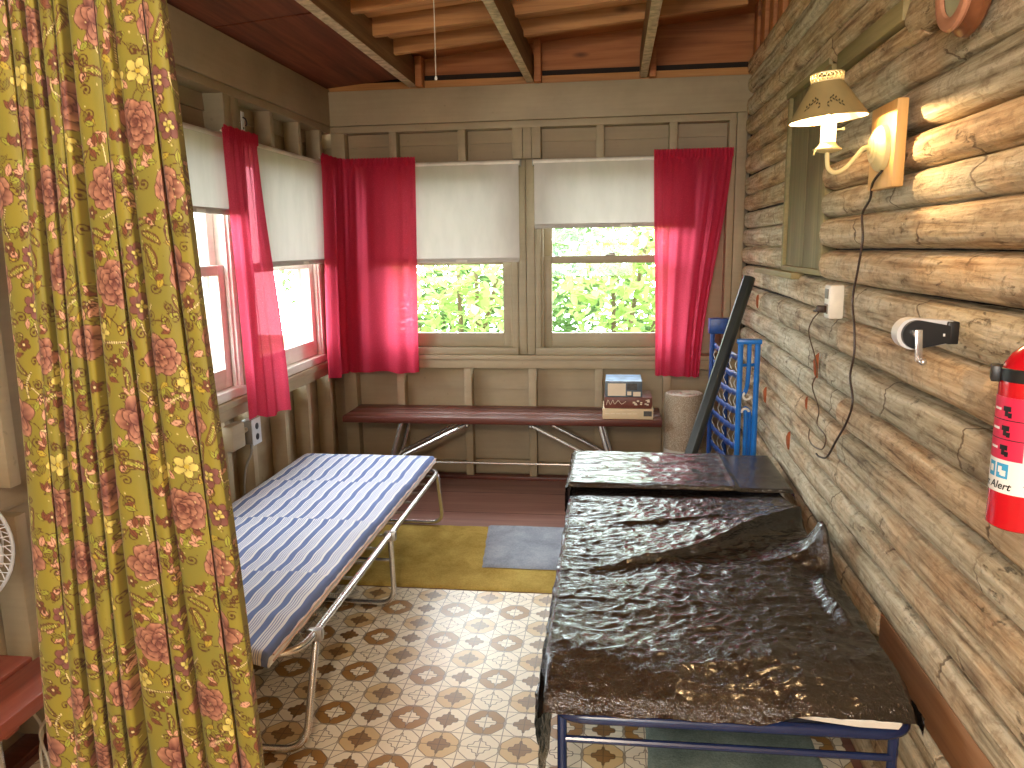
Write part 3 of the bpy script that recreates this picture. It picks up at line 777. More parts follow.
# ---- plastic covered bed
bed = thing('rollaway_bed', 'navy metal rollaway bed frame beneath the black plastic beside the log wall', 'bed', (.27, 2.55, 0))
P(MB().tube(fillet([(-.128, 1.625, .42), (.668, 1.64, .42), (.668, 3.5, .42), (-.128, 3.5, .42)], .08, 8, True), .0145, 12, closed=True), 'frame', 'navy', bed)
for (x, y) in ((-.112, 1.662), (.640, 1.676), (-.112, 3.46), (.640, 3.46)):
    P(MB().tube([(x, y, .412), (x, y, .002)], .0115, 10), 'leg', 'navy', bed)
for y in (1.662, 3.46):
    P(MB().tube([(-.112, y, .338), (.640, y + .01, .338)], .0085, 10), 'crossbar', 'navy', bed)
P(MB().tube([(.03, 2.02, .42), (-.01, 2.35, .022)], .009, 8), 'brace', 'navy', bed)
P(MB().tube([(.53, 2.02, .42), (.57, 2.35, .022)], .009, 8), 'brace', 'navy', bed)
P(MB().box(-.10, .65, 1.66, 3.48, .4215, .427), 'spring_deck', 'canvas', bed)
fm = MB()
fprof = [(1.640, .446), (1.635, .451), (1.639, .456), (1.655, .458), (1.68, .462), (1.71, .470), (1.75, .478), (1.80, .485), (3.44, .485), (3.48, .486), (3.49, .465), (3.485, .446)]
fxs = [-.10, -.108, -.112, -.110] ; fm_x = [(-.098, 1), (-.112, .6), (-.112, .0)]
def foam_ring(x, ins):
    k = sm((x - .44) / .06)
    return [(x, 2.55 + (y - 2.55) * (1 - ins * .012) - (.024 * k if y < 1.66 else 0), .471 + (z - .471) * (1 - ins * .9) + (.012 * k if (y < 1.66 and z > .45) else 0)) for y, z in fprof]
rings = [foam_ring(-.112, .9), foam_ring(-.112, .35), foam_ring(-.104, 0)] + [foam_ring(-.104 + .072 * k, 0) for k in range(1, 10)] + [foam_ring(.626, 0), foam_ring(.634, .35), foam_ring(.634, .9)]
fv_ = [p for r in rings for p in r]; nn_ = len(fprof)
ff_ = [(i * nn_ + j, i * nn_ + (j + 1) % nn_, (i + 1) * nn_ + (j + 1) % nn_, (i + 1) * nn_ + j) for i in range(len(rings) - 1) for j in range(nn_)] + [tuple(range(nn_ - 1, -1, -1)), tuple((len(rings) - 1) * nn_ + j for j in range(nn_))]
fo = fm.add(fv_, ff_).build('mattress', M['foam'], smooth=50)
tag(fo, 'white foam mattress showing its edge below the black plastic', 'mattress')

def rid(x, y, s, sx, sy):
    return 1 - abs(mnoise.noise((x * sx + s, y * sy, s * 1.7))) * 2
def sheet_h(x, y):
    h = .008 * mnoise.noise((x * 4, y * 5, 3.3)) + .004 * max(0, rid(x, y, 5, 4, 13)) ** 3 + .0035 * max(0, rid(x + .4 * y, y - .3 * x, 9, 12, 20)) ** 2 + .003 * max(0, rid(x - .5 * y, y + .2 * x, 3, 22, 26)) ** 2
    h += .002 * mnoise.noise((x * 34, y * 40, 1))
    h *= 1 - .8 * sm((y - 2.9) / .1)
    # the long pleat running up to the log wall
    yc = 2.20 + .20 * ((x + .13) / .41) + .10 * max(0, (x - .28) / .33) + .010 * mnoise.noise((x * 6, 1, 1))
    d = y - yc
    h += (.020 + .040 * sm((x - .1) / .5)) * (math.exp(-max(0, d) / .16) if d > 0 else math.exp(d / .012) ) * sm((x + .14) / .25)
    # second small pleat nearer the far bag
    yc2 = 2.62 + .16 * (x + .13); d2 = y - yc2
    h += .012 * (math.exp(-d2 / .08) if d2 > 0 else math.exp(d2 / .01)) * sm((x + .1) / .2) * sm((.5 - x) / .2)
    # tented corner against the logs
    e = math.hypot((x - .665) / .05, (y - 2.40) / .10); h += .105 * math.exp(-e * e * 1.2)
    e = math.hypot((x - .60) / .10, (y - 2.36) / .07); h += .035 * math.exp(-e * e)
    e = math.hypot((x - .42) / .20, (y - 2.55) / .09); h += .014 * math.exp(-e * e)
    # strap-like crease toward the near right corner
    xc = .615 - .05 * (2.25 - y) + .01 * math.sin(y * 20); h += .020 * math.exp(-((x - xc) / .02) ** 2) * sm((y - 1.9) / .1) * sm((2.28 - y) / .1)
    return h
def sheet(x0, x1, y0, y1, zt, dl, dr, df, db, hf, nx, ny, rr=.03, front=0.0):
    def prof(s, w, a, b):
        # arc-length s in [-a, w+b] -> (position across, drop)
        if s < 0:
            t = -s
            if t < rr: return (rr * (1 - t / rr) ** 2 * .6, t * t / rr * .5)
            return (-.005 - .005 * math.sin(t * 18), t - rr * .5)
        if s > w:
            t = s - w
            if t < rr: return (w - rr * (1 - t / rr) ** 2 * .6, t * t / rr * .5)
            return (w + .010 * math.sin(t * 18), t - rr * .5)
        k = s / w
        return (rr * .6 + k * (w - 1.2 * rr), 0)
    def fn(u, v):
        W_, L_ = x1 - x0, y1 - y0
        t = -df + v * (L_ + df + db)
        lf = dl(y0 + max(0, t)); rt = dr(y0 + max(0, t))
        s = -lf + u * (W_ + lf + rt)
        if t < 0 and front:
            q = -t / df
            fx = front * (1 - .42 * sm((x0 + s - .30) / .16)) + .002 * math.sin(s * 40)
            yy = t * (.99 - .03 * q); dy = fx * (q ** 1.6) * .85 + fx * .15 * sm((q - .8) / .2)
        else: yy, dy = prof(t, L_, df, db)
        xx, dx = prof(s, W_, lf, rt)
        x = x0 + xx; y = y0 + yy; d = max(dx, dy)
        top = max(0, 1 - d / .03)
        if front and t < 0: top = max(0, 1 - dx / .03) * (.35 + .65 * (1 + t / df)); d = dx + dy if dx < .03 else max(dx, dy)
        h = hf(x, y) * top
        if top < 1:   # hanging parts crumple outward
            q = (1 - top) * .006 * mnoise.noise((x * 22 + d * 20, y * 14, d * 26)) + (1 - top) * .004 * mnoise.noise((x * 60, y * 40, d * 60))
            if dx >= dy: x += q + (-.004 if s < 0 else .004)
            else: y += -abs(q) - .002
        return (x, y, zt + h - d)
    return MB().grid(nx, ny, fn)
ps = sheet(-.156, .664, 1.80, 3.20, .5125,
           lambda y: .40 - .06 * sm((y - 2.0) / .3) + .015 * math.sin(y * 30), lambda y: .052,
           .204, .0, sheet_h, 300, 420, front=.071).build('plastic_sheet', M['plastic'], smooth=80)
tag(ps, 'crumpled black plastic sheet over the near part of the bed by the logs', 'plastic sheet')
def bag_h(x, y):
    k = sm((.50 - x) / .03)
    h = (.006 * mnoise.noise((x * 6, y * 7, 8)) + .005 * max(0, rid(x, y, 2, 5, 15)) ** 3 + .0025 * mnoise.noise((x * 26, y * 34, 4))) * (.25 + .75 * k)
    h += .004 * k + .006 * math.exp(-((x - .485) / .012) ** 2)
    return h
pb = sheet(-.174, .700, 3.0, 3.51, .543, lambda y: .17 + .10 * sm((3.2 - y) / .15), lambda y: .05, .022, .05, bag_h, 200, 140, .022).build('plastic_bag', M['plastic'], smooth=80)
tag(pb, 'flat black plastic bag covering the far end of the bed near the carpet roll', 'plastic bag')

# ---- redwood bench below the windows
be = thing('picnic_bench', 'redwood bench with silver tube legs below the two end windows', 'bench', (-.68, 4.6, 0))
for (a, b) in ((4.415, 4.532), (4.537, 4.654), (4.659, 4.772)):
    P(MB().box(-1.632, .288, a, b, .448, .49, .006), 'seat_plank', 'redwood', be)
for sx in (1, -1):
    cx = -.673; X = lambda x: cx + (x - cx) * sx
    for y in (4.45, 4.70):
        P(MB().tube([(X(-1.275), y, .446), (X(-1.335), y, .235), (X(-1.40), y, .012)], .0135, 10), 'leg', 'chrome', be)
        P(MB().tube([(X(-.87), y, .44), (X(-1.25), y, .245), (X(-1.335), y, .20)], .0125, 10), 'brace', 'chrome', be)
        P(MB().sphere((X(-.865), y - .004, .434), .014, 8), 'brace_cap', 'dull_steel', be)
    P(MB().tube([(X(-1.40), 4.45, .014), (X(-1.40), 4.70, .014)], .012, 10), 'foot_bar', 'chrome', be)
P(MB().tube([(-1.35, 4.575, .165), (.01, 4.575, .165)], .006, 8), 'tie_rod', 'chrome', be)
for s in (-1.337, -.003):
    P(MB().tube([(s, 4.45, .20), (s, 4.70, .20)], .010, 8), 'crossbar', 'chrome', be)

# ---- game boxes on the bench
def carton(label, x0, x1, y0, y1, z0, z1, mat, group=None, rz=0.0):
    t = thing('game_box', label, 'box', ((x0 + x1) / 2, (y0 + y1) / 2, z0), rz)
    w, d, h = (x1 - x0) / 2, (y1 - y0) / 2, z1 - z0
    b = MB().box(-w + .002, w - .002, -d + .002, d - .002, 0, h * .3, .001).build('base', M[mat], t)
    l = MB().box(-w, w, -d, d, h * .12, h, .002).build('lid', M[mat], t)
    return t, l, w, d, h
t, l, w, d, h = carton('beige flat game box at the bottom of the stack on the bench', -.056, .236, 4.43, 4.66, .4905, .552, 'box_beige')
MB().box(w - .055, w - .008, -d - .0006, -d, h * .3, h * .8).build('printed_picture', M['print_dark'], l)
for k in range(6):
    MB().box(-w + .015 + k * .032, -w + .04 + k * .032, -d - .0005, -d, h * .5, h * .56).build('printed_line', M['print_cream'], l)
t, l, w, d, h = carton('dark brown game box in the middle of the stack on the bench', -.046, .229, 4.437, 4.665, .5527, .619, 'box_brown')
rb = random.Random(4)
for k in range(12):
    x = rb.uniform(.02, w - .02); z = rb.uniform(h * .25, h * .8)
    MB().box(x, x + rb.uniform(.006, .016), -d - .0006, -d, z, z + rb.uniform(.005, .011)).build('printed_spot', M['print_cream'], l)
sq = spline([(-w + .012, -d - .0005, h * .3), (-w + .022, -d - .0005, h * .75), (-w + .035, -d - .0005, h * .35), (-w + .05, -d - .0005, h * .75), (-w + .06, -d - .0005, h * .4), (-w + .08, -d - .0005, h * .7), (-w + .10, -d - .0005, h * .4), (-w + .125, -d - .0005, h * .65)], 6)
MB().tube(sq, .0016, 5).build('printed_flourish', M['print_cream'], l)
t, l, w, d, h = carton('small slate blue puzzle box with a sky picture topping the stack', -.042, .171, 4.44, 4.68, .6195, .713, 'box_blue')
MB().box(-w + .004, w - .004, -d + .004, d - .004, h, h + .0006).build('picture', M['print_sky'], l)
MB().box(-w + .016, w * .12, -d - .0006, -d, h * .08, h * .86).build('printed_panel', M['print_cream'], l)
MB().box(w * .18, w * .72, -d - .0006, -d, h * .45, h * .86).build('printed_photo', M['print_dark'], l)
MB().box(w * .2, w * .42, -d - .0006, -d, h * .12, h * .36).build('printed_patch', M['print_cream'], l)
MB().box(w * .52, w * .92, -d - .0006, -d, h * .06, h * .34).build('printed_patch', M['print_cream'], l)

# ---- carpet roll
cr = thing('carpet_roll', 'rolled speckled beige carpet standing on end beside the bench', 'carpet', (.418, 4.56, 0))
cr_o = MB().lathe([(.1, .002), (.1095, .005), (.110, .27), (.111, .275), (.111, .615), (.107, .624), (.1, .626)], 48)
def P2(mb, n, mt_, r, smooth=35, solid=None): return mb.build(n, M[mt_], r, smooth, solid)
P2(MB().lathe([(.1, .292), (.1105, .295), (.1115, .32), (.1115, .612), (.108, .623), (.102, .625)], 48), 'pile', 'speckle', cr)
P2(MB().lathe([(.0, .002), (.108, .004), (.1100, .012), (.1100, .2955)], 48), 'backing', 'pale_rim', cr)
sp = []
for k in range(150):
    a = k * .21; r = .104 - .0028 * a
    if r < .012: break
    sp.append((r * math.cos(a), r * math.sin(a), .6165 + .003 * math.sin(a * 3)))
P2(MB().tube(sp, [.0085] * len(sp), 6), 'rolled_layers', 'pale_rim', cr)
P2(MB().lathe([(0, .608), (.1, .61)], 32), 'core', 'speckle', cr)

# ---- dark tube leaning in the corner
A = Vector((.236, 3.67, .006)); Bv = Vector((.682, 4.05, 1.32)); ax = (Bv - A).normalized()
tu = thing('plastic_tube', 'long charcoal tube leaning in the corner against the log wall', 'tube', A)
def channel(mb):
    sx = Vector((1, 0, 0)); sx = (sx - ax * sx.dot(ax)).normalized(); sy = ax.cross(sx)
    prof = [(.031 * math.cos(a) * (.93 if 3.9 < a < 4.6 else 1), .031 * math.sin(a) * (.86 if 3.9 < a < 4.6 else 1)) for a in [2 * PI * k / 24 for k in range(24)]]
    L_ = (Bv - A).length
    vs = [(sx * p[0] + sy * p[1] + ax * z) for z in (0.02, L_) for p in prof]
    vs = [v * 1.0 for v in vs]; n = len(prof)
    fs = [(i, (i + 1) % n, n + (i + 1) % n, n + i) for i in range(n)] + [tuple(range(n - 1, -1, -1)), tuple(n + i for i in range(n))]
    return mb.add(vs, fs)
P2(channel(MB()), 'tube', 'dark_tube', tu, smooth=30)
capm = Matrix.Translation(ax * .012) @ ax.to_track_quat('Z', 'Y').to_matrix().to_4x4()
P2(MB().lathe([(0, -.01), (.031, -.008), (.033, .0), (.033, .012), (0, .012)], 20, M=capm), 'end_cap', 'black', tu)

# ---- folded blue bed frame
bl = thing('folded_bed_frame', 'folded blue metal bed frame with spring links standing against the logs', 'bed frame', (.64, 4.1, 0))
A1, A2, B1, B2 = (.622, 3.86), (.703, 3.862), (.548, 4.36), (.632, 4.372)
for (q, zt_) in ((A1, 1.012), (A2, 1.012)):
    P(MB().tube([(q[0], q[1], .002), (q[0], q[1], zt_)], .0135, 12), 'upright', 'blue', bl)
for (q, zt_) in ((B1, 1.07), (B2, 1.07)):
    P(MB().tube([(q[0], q[1], .002), (q[0], q[1], zt_)], .0135, 12), 'upright', 'blue_dark', bl)
P(MB().box(.604, .721, 3.84, 3.882, 1.006, 1.03, .006), 'top_cap', 'blue', bl)
P(MB().box(.527, .652, 4.335, 4.40, 1.0, 1.085, .006), 'top_cap', 'blue_dark', bl)
P(MB().tube(spline([(.664, 3.862, 1.005), (.664, 3.865, .86), (.658, 3.87, .78), (.64, 3.88, .745)], 6), .011, 10), 'folding_leg', 'blue', bl)
P(MB().tube(spline([(.645, 3.875, .68), (.659, 3.872, .66), (.661, 3.87, .5), (.661, 3.87, .02)], 6), .0105, 10), 'folding_leg', 'blue', bl)
P(MB().tube(spline([(.655, 3.902, .68), (.683, 3.90, .65), (.686, 3.90, .5), (.686, 3.90, .02)], 6), .0105, 10), 'folding_leg', 'blue', bl)
P(MB().tube([(.66 + .018 * math.cos(a), 3.856, .748 + .018 * math.sin(a)) for a in [2.2 + .25 * i for i in range(17)]], .006, 8), 'hook', 'white', bl)
P(MB().tube([(.655 + .018 * math.cos(a), 3.856, .665 + .018 * math.sin(a)) for a in [.2 + .25 * i for i in range(13)]], .006, 8), 'hook', 'white', bl)
def lerp2(t, z, off=0): return (A1[0] + (B1[0] - A1[0]) * t + off, A1[1] + (B1[1] - A1[1]) * t, z)
for k in range(10):
    z = .955 - k * .092
    vs = []
    for i in range(15):
        t = .02 + .96 * i / 14; sag = -.012 * math.sin(PI * t) + .004 * math.sin(i * 2.1 + k)
        a = lerp2(t, z + sag, .004); vs += [a, (a[0] + .003, a[1], a[2] - .034)]
    fs = [(2 * i, 2 * i + 1, 2 * i + 3, 2 * i + 2) for i in range(14)]
    P(MB().add(vs, fs), 'strap', 'blue_dark', bl, solid=.004)
P(MB().tube([lerp2(.0, .90, .0), (A2[0], A2[1] + .02, .90)], .008, 8), 'link_bar', 'blue', bl)
lk = random.Random(5)
for k in range(9):
    for i in range(5):
        t = .1 + .19 * i + lk.uniform(-.03, .03); z = .92 - k * .092
        P(MB().tube([lerp2(t, z + .004, .006), lerp2(t + .015, z - .03, -.006), lerp2(t, z - .062, .006)], .0022, 5), 'wire_link', 'dull_steel', bl)

# ---- roller blinds
def blind(flip, u0, u1, zb, zt, label, d=-.035):
    p = flip((u0 + u1) / 2, d, zt)
    t = thing('roller_blind', label, 'blind', p)
    P(MB().tube([flip(u0 - .006, d, zt), flip(u1 + .006, d, zt)], .0165, 14), 'roller', 'white', t)
    nu, nv = 40, 40
    def fn(u, v):
        z = zt + (zb - zt) * v
        w = .0035 * mnoise.noise((u * 6, z * 2.4, u0)) * min(1, v * 4) + .004 * math.sin(u * 9 + z * 3) * v
        return flip(u0 + (u1 - u0) * u, d - .014 + w, z)
    P(MB().grid(nu, nv, fn), 'fabric', 'blind', t, 60)
    a = MB(); fbox(a, flip, u0 + .002, u1 - .002, d - .024, d - .004, zb - .006, zb + .02, .004); P(a, 'hem_bar', 'blind', t)
    a = MB(); um = (u0 + u1) / 2; fbox(a, flip, um + .06, um + .13, d - .027, d - .022, zb - .004, zb + .012, .002); P(a, 'pull_tab', 'white', t)
    for uu in (u0 - .012, u1 + .008):
        a = MB(); fbox(a, flip, uu, uu + .004, d - .018, .002, zt - .02, zt + .02); P(a, 'bracket', 'dull_steel', t)
blind(fb, -1.475, -.568, 1.402, 1.985, 'white roller blind pulled halfway down on the end window next to the corner curtain')
blind(fb, -.474, .43, 1.60, 1.985, 'white roller blind pulled least far down, on the end window above the game boxes')
blind(flw, 2.50, 3.43, 1.655, 1.985, 'white roller blind on the side window half hidden by the floral curtain')
blind(flw, 3.58, 4.50, 1.415, 1.985, 'white roller blind on the side window between the two red curtains')

# ---- red curtains
def polyp(pts, t):
    P_ = [Vector((p[0], p[1], 0)) for p in pts]; ln = [(P_[i + 1] - P_[i]).length for i in range(len(P_) - 1)]; tot = sum(ln); s = t * tot
    for i, l_ in enumerate(ln):
        if s <= l_ or i == len(ln) - 1:
            d = (P_[i + 1] - P_[i]).normalized(); return P_[i] + d * s, Vector((-d.y, d.x, 0))
        s -= l_
def red_curtain(label, top, bot, zt, zb, nf, amp, seed, sgn=1):
    q, _ = polyp(top, .5)
    t = thing('red_curtain', label, 'curtain', (q.x, q.y, zt))
    rnd = random.Random(seed); ph = [rnd.uniform(-.5, .5) for _ in range(40)]
    def fold(u, v):
        x = u * nf
        i = int(x); s = x - i
        a = .65 + .7 * abs(ph[i % 40]); k = 2 * PI * (x + .25 * math.sin(x * 1.7 + seed))
        big = a * math.sin(k); small = .5 * math.sin(k * 2.6 + seed)
        return amp * (big * (.35 + .75 * v) + small * max(0, .8 - v) * .6)
    def fn(u, v):
        v2 = v
        p0, n0 = polyp(top, u); p1, n1 = polyp(bot, u)
        k = sm(v2 * 1.1) * .55 + v2 * .45
        p = p0.lerp(p1, k); n = n0.lerp(n1, k).normalized() * sgn
        zbb = zb(u) if callable(zb) else zb
        z = zt + (zbb - zt) * v2
        f = fold(u, v2)
        if v2 < .035: f = f * .35 + .004 * math.sin(u * nf * 2 * PI * 4.3)
        p = p + n * (f + amp * .9)
        return (p.x, p.y, z + (.004 * math.sin(u * nf * 25) if v2 < .01 else 0))
    P(MB().grid(int(nf * 26), 90, fn), 'cloth', 'sheer', t, 80)
    hd = MB().grid(int(nf * 30), 4, lambda u, v: (lambda p, n: (p.x + n.x * sgn * (amp * .9 + .0075 + .0035 * math.sin(u * nf * 29)), p.y + n.y * sgn * (amp * .9 + .0075 + .0035 * math.sin(u * nf * 29)), zt + .012 - .05 * v + .003 * math.sin(u * nf * 40)))(*polyp(top, u)))
    P(hd, 'gathered_heading', 'sheer', t, 80)
    rp = [polyp(top, k / 24) for k in range(25)]
    P(MB().tube([(p.x + n.x * sgn * amp * .5, p.y + n.y * sgn * amp * .5, zt - .012) for p, n in rp], .004, 6), 'rod', 'white', t)
red_curtain('narrow red curtain hanging alone between the two side windows', [(-1.678, 3.245), (-1.678, 3.575)], [(-1.700, 3.335), (-1.655, 3.45), (-1.575, 3.545)], 2.012, lambda u: .712 + .012 * math.sin(u * 9), 3.4, .017, 3, -1)
red_curtain('wide red curtain wrapping the corner between side and end windows', [(-1.676, 4.375), (-1.676, 4.64), (-1.66, 4.70), (-1.60, 4.718), (-1.192, 4.718)], [(-1.690, 4.30), (-1.680, 4.58), (-1.655, 4.69), (-1.58, 4.712), (-1.215, 4.712)], 2.018, lambda u: .722 - .01 * u + .006 * math.sin(u * 20), 6.5, .017, 8, -1)
red_curtain('red curtain at the log wall end of the end windows, swept sideways', [(.228, 4.718), (.676, 4.718)], [(.258, 4.712), (.518, 4.695)], 2.018, lambda u: .705 - .006 * u, 4.6, .018, 12, -1)

# ---- wall lamp
LF = XR - .052          # front of the log faces
la = thing('wall_lamp', 'lit wall lamp with tole shade on a pine board on the logs', 'lamp', (LF, 2.15, 1.63))
P(MB().box(LF - .03, LF - .002, 2.063, 2.252, 1.628, 1.838, .004), 'back_board', 'pine', la)
MX = Matrix.Translation((LF - .03, 2.145, 1.728)) @ Matrix.Rotation(-PI / 2, 4, 'Y')
P(MB().lathe([(0, .036), (.012, .036), (.014, .033), (.024, .032), (.026, .029), (.036, .027), (.038, .024), (.048, .02), (.056, .012), (.058, .0), (0, 0)], 40, M=MX), 'wall_plate', 'cream', la)
arm = spline([(LF - .062, 2.147, 1.731), (LF - .078, 2.148, 1.729), (.612, 2.149, 1.705), (.588, 2.15, 1.680), (.565, 2.15, 1.672), (.549, 2.15, 1.684), (.5445, 2.15, 1.71), (.5445, 2.15, 1.728)], 8)
P(MB().tube(arm, .0058, 10), 'arm', 'cream', la)
cx, cy = .5445, 2.15
MC = Matrix.Translation((cx, cy, 0))
P(MB().lathe([(0, 1.722), (.014, 1.722), (.034, 1.727), (.036, 1.731), (.03, 1.733), (.022, 1.741), (.019, 1.748), (0, 1.748)], 32, M=MC), 'candle_cup', 'cream', la)
P(MB().tube([(cx - .03, cy - .014, 1.73), (cx - .036, cy - .016, 1.722), (cx - .037, cy - .0165, 1.715)], .0022, 6), 'cup_drip', 'cream', la)
M['glow'] = mat_emit('glowing_candle_sleeve', srgb(255, 226, 176), 5.5)
M['bulb'] = mat_emit('lit_bulb', srgb(255, 214, 150), 30.0)
P(MB().lathe([(0, 1.747), (.0185, 1.747), (.0188, 1.78), (.0185, 1.797), (0, 1.797)], 24, M=MC), 'candle_sleeve', 'glow', la)
P(MB().tube([(cx + .018, cy - .004, 1.778), (cx + .032, cy - .006, 1.779)], .0022, 6), 'switch_key', 'cream', la)
P(MB().sphere((cx + .035, cy - .006, 1.779), .0042, 8), 'switch_key', 'cream', la)
MS = Matrix.Translation((cx - .002, cy, 1.803)) @ Matrix.Rotation(-math.radians(4.5), 4, 'Y')
P(MB().lathe([(.0945, 0), (.0955, .002), (.040, .089), (.0385, .0925)], 48, M=MS), 'shade', 'shade', la)
P(MB().lathe([(.0935, .001), (.0385, .0885)], 48, M=MS), 'shade_lining', 'shade_in', la)
cr_ = MB()
cr_.tube([(.0385 * math.cos(a), .0385 * math.sin(a), .092) for a in [2 * PI * k / 40 for k in range(40)]], .0018, 6, True)
cr_.tube([(.0395 * math.cos(a), .0395 * math.sin(a), .112) for a in [2 * PI * k / 40 for k in range(40)]], .0018, 6, True)
for k in range(22):
    a = 2 * PI * k / 22; b = a + 2 * PI / 22
    for (q, w) in ((a, b), (b, a)):
        cr_.tube([(.0385 * math.cos(q), .0385 * math.sin(q), .092), (.0395 * math.cos((q + w) / 2), .0395 * math.sin((q + w) / 2), .102), (.0395 * math.cos(w), .0395 * math.sin(w), .112)], .0014, 5)
crn = [tuple(MS @ Vector(p)) for p in cr_.v]; cr_.v = crn
P(cr_, 'pierced_gallery', 'cream', la)
P(MB().lathe([(0, 1.796), (.006, 1.797), (.006, 1.822), (0, 1.823)], 12, M=MC), 'bulb_socket', 'cream', la)
P(MB().sphere((cx, cy, 1.848), .018, 10, sz=1.3), 'bulb', 'bulb', la)
lf = MB()
for s in (1, -1):
    for k in range(6):
        a = -PI * .62 + s * (.10 + .085 * k); zz = .028 + .012 * math.sin(k * .9) + .002 * k
        rr = .0963 - .638 * zz
        for j in (1, -1):
            c_ = Vector((rr * math.cos(a), rr * math.sin(a), zz)); tx = Vector((-math.sin(a), math.cos(a), 0)); up = Vector((-.55 * math.cos(a), -.55 * math.sin(a), .83)); nrm = Vector((math.cos(a), math.sin(a), .6)) * .0012
            d1 = (tx * s * .5 + up * j).normalized(); d2 = (tx * s - up * j * .5).normalized()
            lf.add([c_ + nrm, c_ + nrm + d1 * .006 + d2 * .0025, c_ + nrm + d1 * .011, c_ + nrm + d1 * .006 - d2 * .0025], [(0, 1, 2, 3)])
lf.v = [tuple(MS @ Vector(p)) for p in lf.v]
P(lf, 'painted_sprig', 'leafpaint', la, smooth=0)
cord = spline([(LF - .034, 2.128, 1.672), (LF - .036, 2.19, 1.645), (LF - .012, 2.28, 1.61), (LF - .006, 2.36, 1.57), (LF - .008, 2.335, 1.50), (LF - .006, 2.37, 1.41), (LF - .006, 2.40, 1.325), (LF - .008, 2.36, 1.25), (LF - .008, 2.345, 1.17), (LF - .008, 2.37, 1.10), (LF - .008, 2.33, 1.03), (LF - .008, 2.38, .955), (LF - .008, 2.47, .878), (LF - .008, 2.56, .80), (LF - .008, 2.65, .775), (LF - .006, 2.70, .772)], 8)
P(MB().tube(cord, .0034, 8), 'cord', 'cord_brown', la)

# ---- wall outlet on the logs with its thin wire
ol = thing('outlet_box', 'white surface outlet box on the logs below the wall lamp', 'outlet', (LF, 2.53, 1.265))
P(MB().box(LF - .045, LF - .001, 2.50, 2.562, 1.258, 1.363, .006), 'housing', 'white', ol)
for z in (1.335, 1.288):
    P(MB().box(LF - .0475, LF - .044, 2.513, 2.549, z - .015, z + .015, .001), 'socket', 'cord_grey', ol)
P(MB().box(LF - .075, LF - .046, 2.52, 2.542, 1.277, 1.298, .004), 'plug', 'cord_brown', ol)
wr2 = spline([(LF - .07, 2.545, 1.285), (LF - .05, 2.66, 1.27), (LF - .004, 2.78, 1.255), (LF - .004, 2.86, 1.22), (LF - .004, 2.90, 1.17), (LF - .004, 2.80, 1.10), (LF - .006, 2.75, 1.05), (LF - .006, 2.80, .99), (LF - .006, 2.70, .93), (LF - .006, 2.71, .875), (LF - .008, 2.59, .86), (LF - .008, 2.62, .81), (LF - .008, 2.74, .79), (LF - .008, 2.80, .80), (LF - .008, 2.80, .835)], 8)
P(MB().tube(wr2, .0024, 6), 'wire', 'cord_tan', ol)

# ---- can opener
co = thing('wall_mounted_can_opener', 'black and silver crank can opener mounted on the logs', 'can opener', (LF, 1.70, 1.30))
def stadium(mb, y0, y1, cx, cz, r, xe, ze0, ze1, n=20):
    pts = [(xe, ze1)] + [(cx + r * math.cos(a), cz + r * math.sin(a)) for a in [PI * .42 + PI * 1.16 * k / n for k in range(n + 1)]] + [(xe, ze0)]
    vs = [(p[0], y, p[1]) for y in (y0, y1) for p in pts]; k = len(pts)
    return mb.add(vs, [tuple(range(k)), tuple(range(2 * k - 1, k - 1, -1))] + [(i, k + i, k + (i + 1) % k, (i + 1) % k) for i in range(k)])
P(stadium(MB(), 1.70, 1.735, .624, 1.304, .033, .70, 1.285, 1.331), 'shell', 'outlet_grey', co)
P(stadium(MB(), 1.690, 1.7005, .629, 1.3035, .030, .692, 1.287, 1.322), 'face', 'black', co)
P(MB().box(.688, LF + .002, 1.692, 1.736, 1.283, 1.33, .003), 'bracket', 'black', co)
P(MB().tube([(.6255, 1.6895, 1.306), (.6255, 1.679, 1.306)], .009, 14), 'axle', 'chrome', co)
P(MB().box(-.0075, .0075, -.003, .003, -.058, .01, .0028, M=Matrix.Translation((.6265, 1.678, 1.306)) @ Matrix.Rotation(-.06, 4, 'Y')), 'crank', 'chrome', co)
P(MB().tube([(.630, 1.678, 1.252), (.630, 1.658, 1.252)], .0055, 10), 'crank_knob', 'chrome', co)
P(MB().sphere((.630, 1.656, 1.252), .0075, 8), 'crank_knob', 'chrome', co)
P(MB().box(.678, .682, 1.688, 1.6905, 1.30, 1.306, .0005), 'emblem', 'outlet_grey', co)

# ---- fire extinguisher
EX, EY, EZ, ER = .658, 1.288, 1.040, .048
ex = thing('fire_extinguisher', 'red fire extinguisher with white label strapped to the log wall', 'fire extinguisher', (EX, EY, EZ))
ME = Matrix.Translation((EX, EY, EZ))
P(MB().lathe([(0, .004), (.03, .003), (.045, .0), (.0485, .003), (ER, .012), (ER, .232), (.0468, .250), (.042, .266), (.034, .280), (.024, .289), (.018, .294), (.017, .308), (0, .308)], 48, M=ME), 'cylinder', 'ext_red', ex)
def patch(a0, a1, z0, z1, dr, n=None):
    n = n or max(2, int(abs(a1 - a0) / 4)); mb = MB(); r = ER + dr
    vs = []
    for k in range(n + 1):
        a = math.radians(a0 + (a1 - a0) * k / n)
        for z in (z0, z1): vs.append((EX + r * math.cos(a), EY + r * math.sin(a), EZ + z))
    return mb.add(vs, [(2 * k, 2 * k + 2, 2 * k + 3, 2 * k + 1) for k in range(n)])
lab = P(patch(110, 292, .060, .214, .0006), 'label', 'label_white', ex, 60)
P(patch(140, 238, .114, .214, .0009), 'label_panel', 'label_pink', lab, 60)
for z in (.147, .178):
    P(patch(140, 238, z - .0007, z + .0007, .0012), 'panel_line', 'ink', lab, 60)
